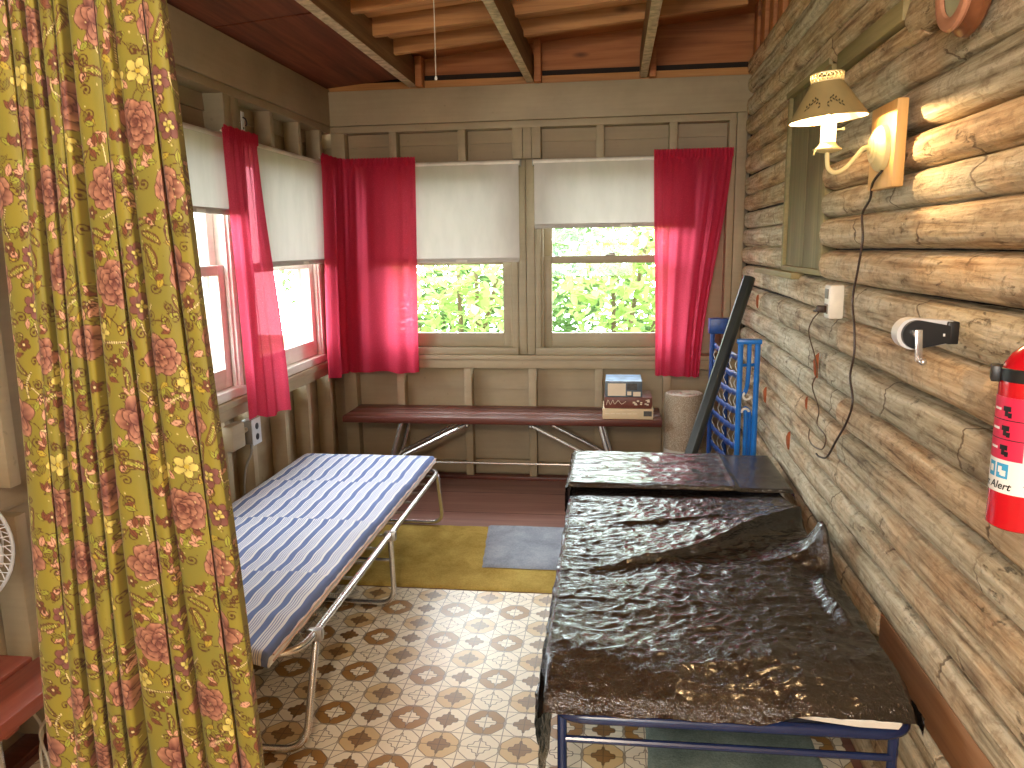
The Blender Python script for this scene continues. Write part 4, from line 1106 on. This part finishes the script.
for k, z in enumerate((.131, .162, .193)):
    P(patch(199, 206, z - .009, z + .003, .0013), 'pictogram', 'ink', lab, 60)
    P(patch(195, 211, z - .001, z + .007, .0013), 'pictogram', 'ink', lab, 60)
    P(patch(206, 213, z - .011, z - .003, .0013), 'pictogram', 'ink', lab, 60)
    P(patch(170, 190, z - .001, z + .003, .0013), 'pictogram_caption', 'label_white', lab, 60)
P(patch(170, 188, .084, .108, .0009), 'pictogram_square', 'label_blue', lab, 60)
P(patch(192, 216, .084, .108, .0009), 'pictogram_square', 'label_blue', lab, 60)
for (a, b, z0, z1) in ((174, 184, .091, .102), (196, 204, .093, .103), (203, 212, .088, .097), (200, 206, .089, .095)):
    P(patch(a, b, z0, z1, .0012), 'pictogram', 'label_white', lab, 60)
for k in range(9):
    P(patch(243, 270, .076 + k * .0145, .0775 + k * .0145, .0009), 'fine_print', 'ink_grey', lab, 60)
def text_mesh(txt, size, bold=False, shear=0.0):
    cu = bpy.data.curves.new('lettering', 'FONT'); cu.body = txt; cu.size = size; cu.align_x = 'CENTER'; cu.shear = shear; cu.resolution_u = 3
    if bold: cu.offset = size * .018
    o = bpy.data.objects.new('lettering', cu); C.objects.link(o); bpy.context.view_layer.update()
    me = bpy.data.meshes.new_from_object(o.evaluated_get(bpy.context.evaluated_depsgraph_get()))
    vs = [v.co.copy() for v in me.vertices]; fs = [tuple(p.vertices) for p in me.polygons]
    bpy.data.objects.remove(o, do_unlink=True); bpy.data.curves.remove(cu); bpy.data.meshes.remove(me)
    return vs, fs
vs, fs = text_mesh('First Alert', .0175, True, .25)
r = ER + .0014
P(MB().add([(EX + r * math.cos(math.radians(180) + v.x / r), EY + r * math.sin(math.radians(180) + v.x / r), EZ + .0665 + v.y) for v in vs], fs), 'lettering', 'ink', lab, 0)
P(MB().lathe([(ER + .0005, .238), (ER + .0025, .239), (ER + .0025, .258), (ER + .0005, .259), (ER - .008, .255)], 40, M=ME), 'strap', 'black', ex)
P(MB().box(-.018, .018, -.008, .006, -.013, .013, .003, M=ME @ Matrix.Rotation(math.radians(68), 4, 'Z') @ Matrix.Translation((0, ER + .006, .248))), 'strap_buckle', 'black', ex)
P(MB().box(EX + ER - .004, LF + .004, EY - .02, EY + .02, EZ + .04, EZ + .29, .003), 'wall_bracket', 'black', ex)
P(MB().box(EX - .014, EX + .014, EY - .05, EY + .02, EZ + .306, EZ + .326, .004), 'valve_handle', 'black', ex)

# ---- round wall gauge
ba = thing('wall_mounted_barometer', 'round wood-rimmed gauge hung high on the logs', 'gauge', (LF, 1.76, 1.985))
MB_ = Matrix.Translation((LF - .002, 1.745, 1.990)) @ Matrix.Rotation(-PI / 2, 4, 'Y')
P2b = lambda prof, n_, mt_: P(MB().lathe(prof, 48, M=MB_), n_, mt_, ba)
P2b([(0, 0), (.088, 0), (.093, .006), (.092, .016), (.083, .026), (.080, .034)], 'case', 'dark_wood')
P2b([(.080, .034), (.083, .040), (.079, .046), (.066, .049), (.056, .045), (.054, .038)], 'rim', 'rose_wood')
P2b([(0, .036), (.055, .0365)], 'dial', 'dial')
P(MB().tube([(LF - .040, 1.745, 1.990), (LF - .040, 1.765, 2.022)], .0012, 5), 'needle', 'black', ba)

# ---- pull cord
pc = thing('pull_cord', 'thin white pull cord hanging from the rafters', 'cord', (-.644, 2.89, 2.10))
P(MB().tube([(-.644, 2.89, 2.104), (-.6435, 2.891, 2.4), (-.644, 2.89, 2.56)], .0016, 6), 'cord', 'cord_white', pc)
P(MB().lathe([(0, 2.092), (.004, 2.093), (.0055, 2.098), (.003, 2.106), (0, 2.107)], 12, M=Matrix.Translation((-.644, 2.89, 0))), 'bead', 'white', pc)

# ---- side wall hardware
jb = thing('junction_box', 'taupe painted junction box under the side window sill', 'electrical box', (XL, 3.2, .6))
P(MB().box(XL + .002, XL + .055, 3.175, 3.30, .595, .715, .012), 'cover', 'paint2', jb)
P(MB().tube([(XL + .03, 3.30, .66), (XL + .03, 3.352, .66)], .012, 10), 'conduit', 'paint2', jb)
ob = thing('wall_outlet', 'grey metal outlet box with two sockets on the side wall', 'outlet', (XL, 3.4, .6))
P(MB().box(XL + .002, XL + .058, 3.354, 3.436, .585, .70, .006), 'box', 'cord_grey', ob)
pl = P(MB().box(XL + .059, XL + .064, 3.35, 3.44, .58, .705, .004), 'cover_plate', 'outlet_grey', ob)
for z in (.668, .617):
    P(MB().lathe([(0, .0), (.015, .0), (.016, .0025), (0, .003)], 20, M=Matrix.Translation((XL + .0635, 3.395, z)) @ Matrix.Rotation(PI / 2, 4, 'Y')), 'socket', 'black', pl)
P(MB().tube(spline([(XL + .03, 3.39, .586), (XL + .032, 3.385, .54), (XL + .02, 3.34, .47), (XL + .016, 3.32, .36), (XL + .014, 3.315, .2), (XL + .014, 3.31, .03)], 8), .0055, 8), 'cable', 'cord_grey', ob)
hb = thing('curtain_bracket', 'small white metal bracket on the side wall post above the red curtain', 'bracket', (XL, 3.6, 2.08))
P(MB().box(XL + .005, XL + .008, 3.585, 3.618, 2.045, 2.135, .001), 'plate', 'outlet_grey', hb)
P(MB().tube(spline([(XL + .008, 3.60, 2.11), (XL + .022, 3.60, 2.10), (XL + .026, 3.60, 2.08), (XL + .02, 3.60, 2.07)], 6), .0035, 8), 'hook', 'black', hb)
P(MB().lathe([(0, 0), (.006, 0), (.005, .003), (0, .003)], 10, M=Matrix.Translation((XL + .008, 3.60, 2.06)) @ Matrix.Rotation(PI / 2, 4, 'Y')), 'screw', 'black', hb)

# ---- bench along the side wall, with its fan and cord
sb = thing('plank_bench', 'red-stained plank bench along the wall behind the floral curtain', 'bench', (-1.55, 1.0, 0))
P(MB().box(-1.66, -1.513, .25, 1.695, .412, .45, .004), 'seat_plank', 'redwood_y', sb)
P(MB().box(-1.498, -1.362, .25, 1.76, .412, .45, .004), 'seat_plank', 'redwood_y', sb)
for y in (.5, 1.45):
    P(MB().tube(fillet([(-1.42, y, .405), (-1.42, y, .014), (-1.62, y, .014), (-1.62, y, .405)], .05, 6), .0125, 10), 'leg', 'chrome', sb)
    P(MB().box(-1.65, -1.37, y - .02, y + .02, .400, .4115, .002), 'cleat', 'redwood_y', sb)
fa = thing('desk_fan', 'white wire desk fan standing on the plank bench by the floral curtain', 'fan', (-1.553, 1.50, .4505), math.radians(18))
FM = Matrix.Translation((0, 0, .372)) @ Matrix.Rotation(PI / 2, 4, 'X')     # fan axis along local -y
def guard(sgn):
    mb = MB(); R = .165
    for k in range(44):
        a = 2 * PI * k / 44
        pts = [(r_ * math.cos(a + .25 * (1 - r_ / R)), r_ * math.sin(a + .25 * (1 - r_ / R)), sgn * (.062 * (1 - (r_ / R) ** 3))) for r_ in [.035 + (R - .035) * i / 9 for i in range(10)]]
        mb.tube(pts, .0013, 5, M=FM)
    for r_ in (.035, .085, .13, R):
        mb.tube([(r_ * math.cos(a), r_ * math.sin(a), sgn * (.062 * (1 - (r_ / R) ** 3))) for a in [2 * PI * k / 48 for k in range(48)]], .0022 if r_ < R else .0045, 6, True, M=FM)
    if sgn > 0: mb.lathe([(0, .066), (.03, .064), (.036, .058)], 24, M=FM)
    return mb
P2(guard(1), 'front_guard', 'wire_white', fa); P2(guard(-1), 'rear_guard', 'wire_white', fa)
for k in range(4):
    a = k * PI / 2
    P2(MB().grid(8, 8, lambda u, v: (((.025 + .115 * v) * math.cos(a + (u - .5) * (1.25 - .35 * v)), (.025 + .115 * v) * math.sin(a + (u - .5) * (1.25 - .35 * v)), (u - .5) * .045)), M=FM), 'blade', 'outlet_grey', fa, 60, solid=.002)
P2(MB().lathe([(0, -.15), (.03, -.148), (.046, -.13), (.05, -.08), (.03, -.063), (0, -.062)], 28, M=FM), 'motor_housing', 'white', fa)
P2(MB().tube([(0, .11, .33), (0, .10, .2), (0, .05, .05)], .014, 12), 'neck', 'white', fa)
P2(MB().lathe([(0, .0), (.060, .0), (.062, .008), (.055, .022), (.03, .045), (.016, .06), (0, .06)], 32, M=Matrix.Translation((0, .03, 0))), 'base', 'white', fa)
wc = thing('power_cord', 'loose white cord hanging below the plank bench', 'cord', (-1.5, 1.74, 0))
P(MB().tube(spline([(-1.70, 1.60, .44), (-1.69, 1.66, .39), (-1.60, 1.72, .30), (-1.565, 1.74, .235), (-1.555, 1.74, .19), (-1.56, 1.73, .13), (-1.52, 1.70, .06), (-1.46, 1.74, .012)], 8), .0042, 8), 'cord', 'cord_white', wc)
P(MB().tube(spline([(-1.38, 1.80, .365), (-1.43, 1.78, .335), (-1.50, 1.75, .275), (-1.549, 1.735, .215), (-1.556, 1.735, .17), (-1.54, 1.73, .12), (-1.48, 1.69, .05), (-1.42, 1.72, .012)], 8), .0042, 8), 'cord', 'cord_white', wc)

# ------------------------------------------------------------------ floral curtain: a printed cloth, drawn motif by motif on one repeat
def s2l(c):
    return np.array([srgb(*c)[i] for i in range(3)])
def make_print(W=.34, H=.62, res=.00115, seed=21):
    nx, ny = int(W / res), int(H / res); rnd = random.Random(seed)
    X, Y = np.meshgrid((np.arange(nx) + .5) * W / nx, (np.arange(ny) + .5) * H / ny)
    img = np.zeros((ny, nx, 3)); img[:] = s2l((146, 132, 46))
    gr = .5 + .5 * np.sin(X * 2 * PI / W * 3 + 1.3 * np.sin(Y * 2 * PI / H * 2)) * np.sin(Y * 2 * PI / H * 2)
    img += (s2l((130, 122, 50)) - s2l((146, 132, 46))) * gr[..., None]
    ink = s2l((84, 46, 26)); aa = .0007
    def loc(cx, cy, rot=0):
        dx = (X - cx + W / 2) % W - W / 2; dy = (Y - cy + H / 2) % H - H / 2
        c, s = math.cos(rot), math.sin(rot); return dx * c + dy * s, -dx * s + dy * c
    def put(alpha, col):
        nonlocal img
        a = np.clip(alpha, 0, 1)[..., None]; img = img * (1 - a) + np.asarray(col) * a
    def fill(sd, col, line=.0011, lc=None):
        put(np.clip(.5 - sd / aa, 0, 1), col)
        if line: put(np.clip(.5 - (np.abs(sd) - line / 2) / aa, 0, 1), ink if lc is None else lc)
    def ell(px, py, a, b):
        k = np.sqrt((px / a) ** 2 + (py / b) ** 2); return (k - 1) * np.minimum(a, b)
    pink = s2l((184, 124, 94)); pale = s2l((214, 160, 130)); mar = s2l((108, 56, 46)); dk = s2l((80, 38, 32)); mauve = s2l((138, 88, 80))
    yel = s2l((226, 208, 110)); ylo = s2l((184, 160, 56)); olv = s2l((128, 118, 44)); brn = s2l((122, 70, 48)); cream = s2l((232, 214, 150)); grn = s2l((156, 158, 60))
    def rose(cx, cy, R, rot, kind):
        lay = [(7, .66, .40, .34), (6, .45, .36, .30), (5, .26, .28, .24), (3, .09, .18, .15)]
        if kind: lay = [(5, .60, .46, .40), (4, .36, .42, .30), (3, .16, .30, .22)]
        sq_ = rnd.uniform(.82, 1.05)
        for li, (n, d, a, b) in enumerate(lay):
            a0 = rnd.uniform(0, 6)
            for k in range(n):
                t = a0 + 2 * PI * k / n + rnd.uniform(-.18, .18); dd = d * R * rnd.uniform(.88, 1.1)
                px, py = loc(cx + dd * math.cos(t + rot), cy + dd * math.sin(t + rot) * sq_, t + rot)
                aa_, bb_ = a * R * rnd.uniform(.9, 1.12), b * R * rnd.uniform(.95, 1.25)
                ang = np.arctan2(py, px); sd = ell(px, py, aa_ * (1 + .05 * np.sin(ang * 5 + k)), bb_)
                g_ = np.clip((px / aa_ + .25) / 1.25, 0, 1); st_ = .5 + .5 * np.sin(py / bb_ * 9 + k)
                g2 = np.clip(g_ ** 1.2 * 1.0 + .22 * (st_ - .5), 0, 1)[..., None]
                sh = rnd.uniform(.62, 1.0)
                fill(sd, ((dk * .5 + mar * .5) * (1 - g2) + (pink * .6 + pale * .4) * g2) * sh + mauve * (1 - sh), .0012, dk)
    def daisy(cx, cy, R, rot, col, cen, n=5):
        for k in range(n):
            t = rot + 2 * PI * k / n
            px, py = loc(cx + .55 * R * math.cos(t), cy + .55 * R * math.sin(t), t)
            g_ = np.clip((px / (.5 * R) + 1) / 2, 0, 1)[..., None]
            fill(ell(px, py, .48 * R, .36 * R), col * (.55 + .45 * g_), .001)
        px, py = loc(cx, cy); fill(ell(px, py, .22 * R, .22 * R), cen, .0009)
    def leaf(cx, cy, L_, w, rot, col):
        px, py = loc(cx, cy, rot); t = np.clip((px / L_ + 1) / 2, 0, 1)
        hw = w * np.sin(np.pi * t ** .8); sd = np.maximum(np.abs(py) - hw, np.abs(px) - L_)
        fill(sd, col, .0011); put(np.clip(.5 - (np.abs(py) - .0004) / aa, 0, 1) * (np.abs(px) < L_ * .8), ink)
    def stroke(pts, w, col=None):
        d = np.full(X.shape, 1.0)
        for (ax_, ay_), (bx_, by_) in zip(pts[:-1], pts[1:]):
            px, py = loc(ax_, ay_); ex_, ey_ = bx_ - ax_, by_ - ay_; l2 = ex_ * ex_ + ey_ * ey_ + 1e-12
            t = np.clip((px * ex_ + py * ey_) / l2, 0, 1); d = np.minimum(d, np.hypot(px - t * ex_, py - t * ey_))
        put(np.clip(.5 - (d - w / 2) / aa, 0, 1), ink if col is None else col)
    def curl(cx, cy, R, rot, h):
        pts = []
        for i in range(22):
            a = i * .36 * h; r_ = R * (1 - i / 25.0); pts.append((cx + r_ * math.cos(rot + a), cy + r_ * math.sin(rot + a)))
        stroke(pts, .0021); px, py = loc(*pts[-1]); fill(ell(px, py, .0024, .0024), ink, 0)
    def paisley(cx, cy, L_, rot):
        px, py = loc(cx, cy, rot); t = np.clip((px / L_ + 1) / 2, 0, 1); py2 = py - .35 * L_ * (t - .4) ** 2 * 2
        for k, c_ in ((1, brn), (.74, olv), (.5, yel), (.28, grn)):
            hw = .42 * L_ * k * np.sqrt(np.clip(t * 1.0, 0, 1)) * np.clip(1 - t, 0, 1) ** .45 * 1.5
            fill(np.maximum(np.abs(py2) - hw, np.abs(px) - L_ * (.4 + .6 * k)), c_, .0009)
    def chain(cx, cy, L_, rot, bend):
        pts = [(cx + L_ * (s_ - .5) * math.cos(rot) - bend * math.sin(PI * s_) * math.sin(rot), cy + L_ * (s_ - .5) * math.sin(rot) + bend * math.sin(PI * s_) * math.cos(rot)) for s_ in [i / 12 for i in range(13)]]
        stroke(pts, .0036)
        for q in pts[::1]:
            px, py = loc(*q); put(np.clip(.5 - ell(px, py, .0013, .0013) / aa, 0, 1), cream)
    placed = []
    def spot(r_, tries=400):
        for _ in range(tries):
            x, y = rnd.uniform(0, W), rnd.uniform(0, H)
            if all(math.hypot((x - a + W / 2) % W - W / 2, (y - b + H / 2) % H - H / 2) > r_ + c for a, b, c in placed):
                placed.append((x, y, r_)); return x, y
        return None
    roses = []
    for j in range(5):
        for i in range(2):
            x = ((i + .5 * (j % 2)) * W / 2 + rnd.uniform(-.02, .02)) % W; y = ((j + .5) * H / 5 + rnd.uniform(-.02, .02)) % H
            roses.append((x, y, rnd.uniform(.033, .041))); placed.append((x, y, roses[-1][2] * .95))
    ydais = [(s_, rnd.uniform(.015, .020)) for s_ in [spot(.018) for _ in range(10)] if s_]
    pais = [(s_, rnd.uniform(.017, .023)) for s_ in [spot(.015) for _ in range(22)] if s_]
    for (x, y, R) in roses:     # vines and leaves around each bloom, under it
        for k in range(5):
            t = rnd.uniform(0, 2 * PI); L_ = rnd.uniform(.05, .09)
            pts = [(x + R * .8 * math.cos(t + .0) + L_ * s_ * math.cos(t + 1.5 * s_), y + R * .8 * math.sin(t) + L_ * s_ * math.sin(t + 1.5 * s_)) for s_ in [i / 10 for i in range(11)]]
            stroke(pts, .0016)
            for q in (4, 7, 10):
                leaf(pts[q][0], pts[q][1], .0105, .0052, t + rnd.uniform(-1.2, 1.2), rnd.choice([olv, grn, pale, ylo]))
            curl(pts[-1][0], pts[-1][1], .010, rnd.uniform(0, 6), rnd.choice([1, -1]))
    for s_, R in pais: paisley(s_[0], s_[1], R, rnd.uniform(0, 2 * PI))
    for _ in range(26):
        q = (rnd.uniform(0, W), rnd.uniform(0, H)); chain(q[0], q[1], rnd.uniform(.03, .05), rnd.uniform(0, PI), rnd.uniform(-.008, .008))
    for _ in range(150):
        q = spot(.0052, 80)
        if q:
            if rnd.random() < .10: daisy(q[0], q[1], .0105, rnd.uniform(0, 6), brn, cream, 5)
            elif rnd.random() < .45: curl(q[0], q[1], .0095, rnd.uniform(0, 6), rnd.choice([1, -1]))
            else:
                t = rnd.uniform(0, 6)
                for k in (-.9, 0, .9): leaf(q[0] + .008 * math.cos(t + k), q[1] + .008 * math.sin(t + k), .009, .0045, t + k, rnd.choice([olv, pale, grn, brn]))
    for s_, R in ydais:
        if rnd.random() < .3: daisy(s_[0], s_[1], R * 1.1, rnd.uniform(0, 6), mauve * .8 + mar * .2, yel, 6); daisy(s_[0], s_[1], R * .5, rnd.uniform(0, 6), yel, grn, 4)
        else: daisy(s_[0], s_[1], R, rnd.uniform(0, 6), yel, ylo, 5)
    for i, (x, y, R) in enumerate(roses): rose(x, y, R, rnd.uniform(0, 6), i % 3 == 1)
    for _ in range(260):
        px, py = loc(rnd.uniform(0, W), rnd.uniform(0, H)); put(np.clip(.5 - ell(px, py, .0011, .0011) / aa, 0, 1) * .8, cream if rnd.random() < .6 else ink)
    return img, W, H

def floral_curtain():
    img, W, H = make_print()
    ny, nx = img.shape[:2]
    U, zt, zb, yc = .66, 2.24, .06, 1.35
    nu, nv = 470, 1000
    u = np.linspace(0, 1, nu); z = np.linspace(zt, zb, nv)
    # knife pleats of unequal width: a broad face, then a short return behind it
    rs = np.random.RandomState(4); nf = 9
    wd = np.array([1.25, .75, .62, .8, .55, 1.25, .72, 1.3, .9]); ed = np.concatenate([[0], np.cumsum(wd)]) / wd.sum()
    T = ((zt - z) / (zt - zb))[:, None]
    fi = np.clip(np.searchsorted(ed, u, side='right') - 1, 0, nf - 1); s0 = (u - ed[fi]) / (ed[fi + 1] - ed[fi])
    wfi = (ed[fi + 1] - ed[fi])
    face = .74
    ss = np.where(s0 < face, s0 / face, (s0 - face) / (1 - face))
    over = .16 + .10 * rs.rand(nf)[fi]
    xf = np.where(s0 < face, (1 + over) * (ss - .06 * np.sin(2 * PI * ss)), (1 + over) - over * (3 * ss ** 2 - 2 * ss ** 3))
    dp = (.75 + .6 * rs.rand(nf))[fi]
    yf = np.where(s0 < face, .018 - .040 * np.sin(PI * ss * .62 + .12) , -.0185 + (.0405 - .0035) * (3 * ss ** 2 - 2 * ss ** 3)) 
    un = ed[fi] + wfi * xf
    left = -1.136 - .080 * T; right = -.792 + .086 * T
    drift = .010 * np.sin(T * 2.6 + (u * 7)[None, :]) * np.sin(PI * u)[None, :]
    xs = left + (right - left) * (un[None, :] + drift)
    ys = yc + (dp * yf)[None, :] * (.85 + .25 * T) + .008 * np.sin(T * 5 + u[None, :] * 4) + .0025 * np.sin(T * 14 + u[None, :] * 30)
    ker = np.ones(5) / 5.0
    for arr in (xs, ys):
        pad = np.pad(arr, ((0, 0), (2, 2)), mode='edge')
        arr[:] = sum(pad[:, i:i + nu] for i in range(5)) / 5.0
    zs = np.repeat(z[:, None], nu, 1)
    co = np.stack([xs, ys, zs], -1).reshape(-1, 3)
    idx = np.arange(nu * nv).reshape(nv, nu)
    q = np.stack([idx[:-1, :-1], idx[:-1, 1:], idx[1:, 1:], idx[1:, :-1]], -1).reshape(-1, 4)
    me = bpy.data.meshes.new('floral_curtain')
    me.vertices.add(len(co)); me.vertices.foreach_set('co', co.ravel().astype(np.float32))
    me.loops.add(q.size); me.loops.foreach_set('vertex_index', q.ravel().astype(np.int32))
    me.polygons.add(len(q)); me.polygons.foreach_set('loop_start', np.arange(0, q.size, 4, dtype=np.int32)); me.polygons.foreach_set('loop_total', np.full(len(q), 4, dtype=np.int32))
    me.update(calc_edges=True)
    fu = u * U / 1.16; fv = (zt - z) / 1.16
    ix = (fu / W * nx).astype(int) % nx
    iy = (fv / H * ny).astype(int) % ny
    half = (np.floor(fu / W).astype(int) % 2)
    col = img[iy[:, None], ix[None, :]]
    rgba = np.concatenate([col, np.ones(col.shape[:2] + (1,))], -1).reshape(-1, 4).astype(np.float32)
    at = me.color_attributes.new('print', 'FLOAT_COLOR', 'POINT'); at.data.foreach_set('color', rgba.ravel())
    me.polygons.foreach_set('use_smooth', np.ones(len(q), dtype=bool))
    me.materials.append(mat_attr('floral_cotton'))
    t = thing('floral_curtain', 'tall olive gold curtain printed with pink roses, gathered near the side wall', 'curtain', (-.95, yc, zb))
    o = bpy.data.objects.new('cloth', me); C.objects.link(o); o.parent = t; o.location = -t.location
    P(MB().tube([(XL + .0, yc, zt + .004), (-.2, yc, zt + .004), (LF + .01, yc, zt + .004)], .005, 8), 'rod', 'dull_steel', t)
floral_curtain()

# ------------------------------------------------------------------ trees and shrubs outside the windows
def tree(label, base, crown, rad, n, leaf, mat, seed, name='tree', cat='tree'):
    rnd = random.Random(seed)
    t = thing(name, label, cat, base)
    b = Vector(base); c = Vector(crown); mb = MB()
    for k in range(3):
        e = c + Vector((rnd.uniform(-.5, .5) * rad[0], rnd.uniform(-.3, .3) * rad[1], rnd.uniform(.0, .5) * rad[2]))
        mid = b.lerp(e, .5) + Vector((rnd.uniform(-.15, .15), rnd.uniform(-.1, .1), 0))
        mb.tube(spline([b + Vector((.05 * k, 0, 0)), mid, e], 6), [.035 - .0016 * i for i in range(13)], 7)
    P(mb, 'trunk', 'trunk', t)
    vs = []; fs = []
    for _ in range(n):
        while True:
            p = Vector((rnd.uniform(-1, 1), rnd.uniform(-1, 1), rnd.uniform(-1, 1)))
            if p.length <= 1: break
        q = c + Vector((p.x * rad[0], p.y * rad[1], p.z * rad[2]))
        L_ = leaf * rnd.uniform(.6, 1.3); w = L_ * rnd.uniform(.38, .5)
        d = Vector((rnd.uniform(-1, 1), rnd.uniform(-1, 1), rnd.uniform(-.9, .3))).normalized(); s = d.cross(Vector((rnd.uniform(-.4, .4), rnd.uniform(-.4, .4), 1))).normalized(); nn = s.cross(d)
        k = len(vs)
        vs += [q, q + d * L_ * .3 + s * w * .8 + nn * .1 * w, q + d * L_ * .65 + s * w * .6 + nn * .05 * w, q + d * L_, q + d * L_ * .65 - s * w * .6 + nn * .05 * w, q + d * L_ * .3 - s * w * .8 + nn * .1 * w]
        fs += [(k, k + 1, k + 2, k + 3), (k, k + 3, k + 4, k + 5)]
    P(MB().add(vs, fs), 'foliage', mat, t, 0)
tree('pale leafed shrub close outside the wider-open end window', (.2, 6.5, -.6), (.30, 6.4, 1.25), (.82, .5, .6), 1500, .095, 'leaf_a', 1, 'shrub', 'shrub')
tree('pale leafed shrub close outside the corner end window', (-1.2, 6.6, -.6), (-1.35, 6.5, 1.2), (.78, .5, .6), 1400, .09, 'leaf_a', 2, 'shrub', 'shrub')
tree('green tree beyond the shrubs outside the wider-open end window', (.6, 9.0, -.6), (.8, 9, 1.1), (2.0, .7, 1.3), 6000, .12, 'leaf_b', 3)
tree('green tree beyond the shrub outside the corner end window', (-2.2, 10.7, -.6), (-2.35, 10.7, 1.15), (2.4, .7, 1.35), 6000, .13, 'leaf_b', 4)
tree('low bush on the ground outside the end windows', (-.6, 7.6, -.6), (-.5, 7.6, .05), (2.4, .5, .6), 3000, .09, 'leaf_c', 5, 'bush', 'bush')
tree('tree with dense leaves outside the side windows', (-5.0, 6.6, -.6), (-5.6, 7.0, .9), (.9, 2.4, 1.2), 2600, .16, 'leaf_b', 6)
tree('low leafy bush outside the side windows', (-4.0, 5.6, -.6), (-4.0, 5.8, .35), (.5, 1.1, .7), 700, .13, 'leaf_a', 8, 'bush', 'bush')

# ------------------------------------------------------------------ camera
yaw, pitch, roll, fpx = 0.131622619, 0.178566846, -0.0150236959, 770.714603
f = Vector((-math.sin(yaw) * math.cos(pitch), math.cos(yaw) * math.cos(pitch), -math.sin(pitch)))
r_ = Vector((math.cos(yaw), math.sin(yaw), 0)); u_ = r_.cross(f)
r2 = r_ * math.cos(roll) + u_ * math.sin(roll); u2 = -r_ * math.sin(roll) + u_ * math.cos(roll)
cam = bpy.data.cameras.new('camera'); co_ = bpy.data.objects.new('camera', cam); C.objects.link(co_)
co_.matrix_world = Matrix(((r2.x, u2.x, -f.x, 0), (r2.y, u2.y, -f.y, 0), (r2.z, u2.z, -f.z, 1.5), (0, 0, 0, 1)))
cam.sensor_width = 36; cam.lens = 36 * fpx / 1024; cam.clip_start = .02
SC.camera = co_

# ------------------------------------------------------------------ light
wd = bpy.data.worlds.new('overcast_sky'); SC.world = wd; wd.use_nodes = True
nt = wd.node_tree; nt.nodes.clear()
tc = nt.nodes.new('ShaderNodeTexCoord'); sx = nt.nodes.new('ShaderNodeSeparateXYZ'); nt.links.new(tc.outputs['Generated'], sx.inputs[0])
cr2 = nt.nodes.new('ShaderNodeValToRGB'); nt.links.new(sx.outputs['Z'], cr2.inputs[0])
cr2.color_ramp.elements[0].position = .0; cr2.color_ramp.elements[0].color = (.84, .94, 1.0, 1); cr2.color_ramp.elements[1].position = .5; cr2.color_ramp.elements[1].color = (.9, .97, 1.0, 1)
bg = nt.nodes.new('ShaderNodeBackground'); nt.links.new(cr2.outputs[0], bg.inputs[0]); bg.inputs[1].default_value = 16.0
wo = nt.nodes.new('ShaderNodeOutputWorld'); nt.links.new(bg.outputs[0], wo.inputs[0])

def light(name, kind, loc, energy, color, size=.1, rot=None, portal=False, size_y=None):
    l = bpy.data.lights.new(name, kind); l.energy = energy; l.color = color
    o = bpy.data.objects.new(name, l); C.objects.link(o); o.location = loc
    if kind == 'AREA':
        l.size = size
        if size_y: l.shape = 'RECTANGLE'; l.size_y = size_y
        if portal: l.cycles.is_portal = True
    else: l.shadow_soft_size = size
    if rot: o.rotation_euler = rot
    return o
light('window_portal', 'AREA', (-1.044, YB + .16, 1.4), 1, (1, 1, 1), .86, (-PI / 2, 0, 0), True, 1.15)
light('window_portal', 'AREA', (-.019, YB + .16, 1.4), 1, (1, 1, 1), .86, (-PI / 2, 0, 0), True, 1.15)
for (a, b) in YW:
    light('window_portal', 'AREA', (XL - .16, (a + b) / 2, 1.4), 1, (1, 1, 1), 1.15, (0, -PI / 2, 0), True, .86)
light('window_portal', 'AREA', (-.375, YF - .08, 1.5), 1, (1, 1, 1), 1.45, (PI / 2, 0, 0), True, 1.1)
light('lamp_bulb', 'POINT', (cx - .012, cy - .008, 1.811), 17.0, (1.0, .64, .31), .006)
light('rear_fill_high', 'POINT', (-.15, -.75, 2.15), 165, (1.0, .86, .68), .14)  # unseen warm fill added behind the camera to brighten the room from the front
light('rear_fill_side', 'POINT', (-.7, -1.6, 1.9), 80, (1.0, .92, .82), .2)  # second unseen fill, added farther back; no fixture stands there

for o in list(C.objects):
    if o.parent is None and 'label' in o:
        n = o.name.split('.')[0]
        gname = {'red_curtain': 'red curtains at the windows', 'roller_blind': 'roller blinds on the windows', 'game_box': 'game boxes stacked on the bench', 'rug': 'rugs on the floor',
                 'tree': 'trees outside the windows', 'shrub': 'shrubs outside the windows', 'bush': 'bushes outside the windows'}.get(n)
        if gname: o['group'] = gname

SC.view_settings.view_transform = 'Standard'; SC.view_settings.look = 'None'; SC.view_settings.gamma = 1.0; SC.view_settings.exposure = 0.1
SC.view_settings.use_curve_mapping = False
SC.cycles.max_bounces = 10; SC.cycles.diffuse_bounces = 5; SC.cycles.transparent_max_bounces = 16
SC.cycles.caustics_reflective = False; SC.cycles.caustics_refractive = False
SC.cycles.sample_clamp_indirect = 6.0
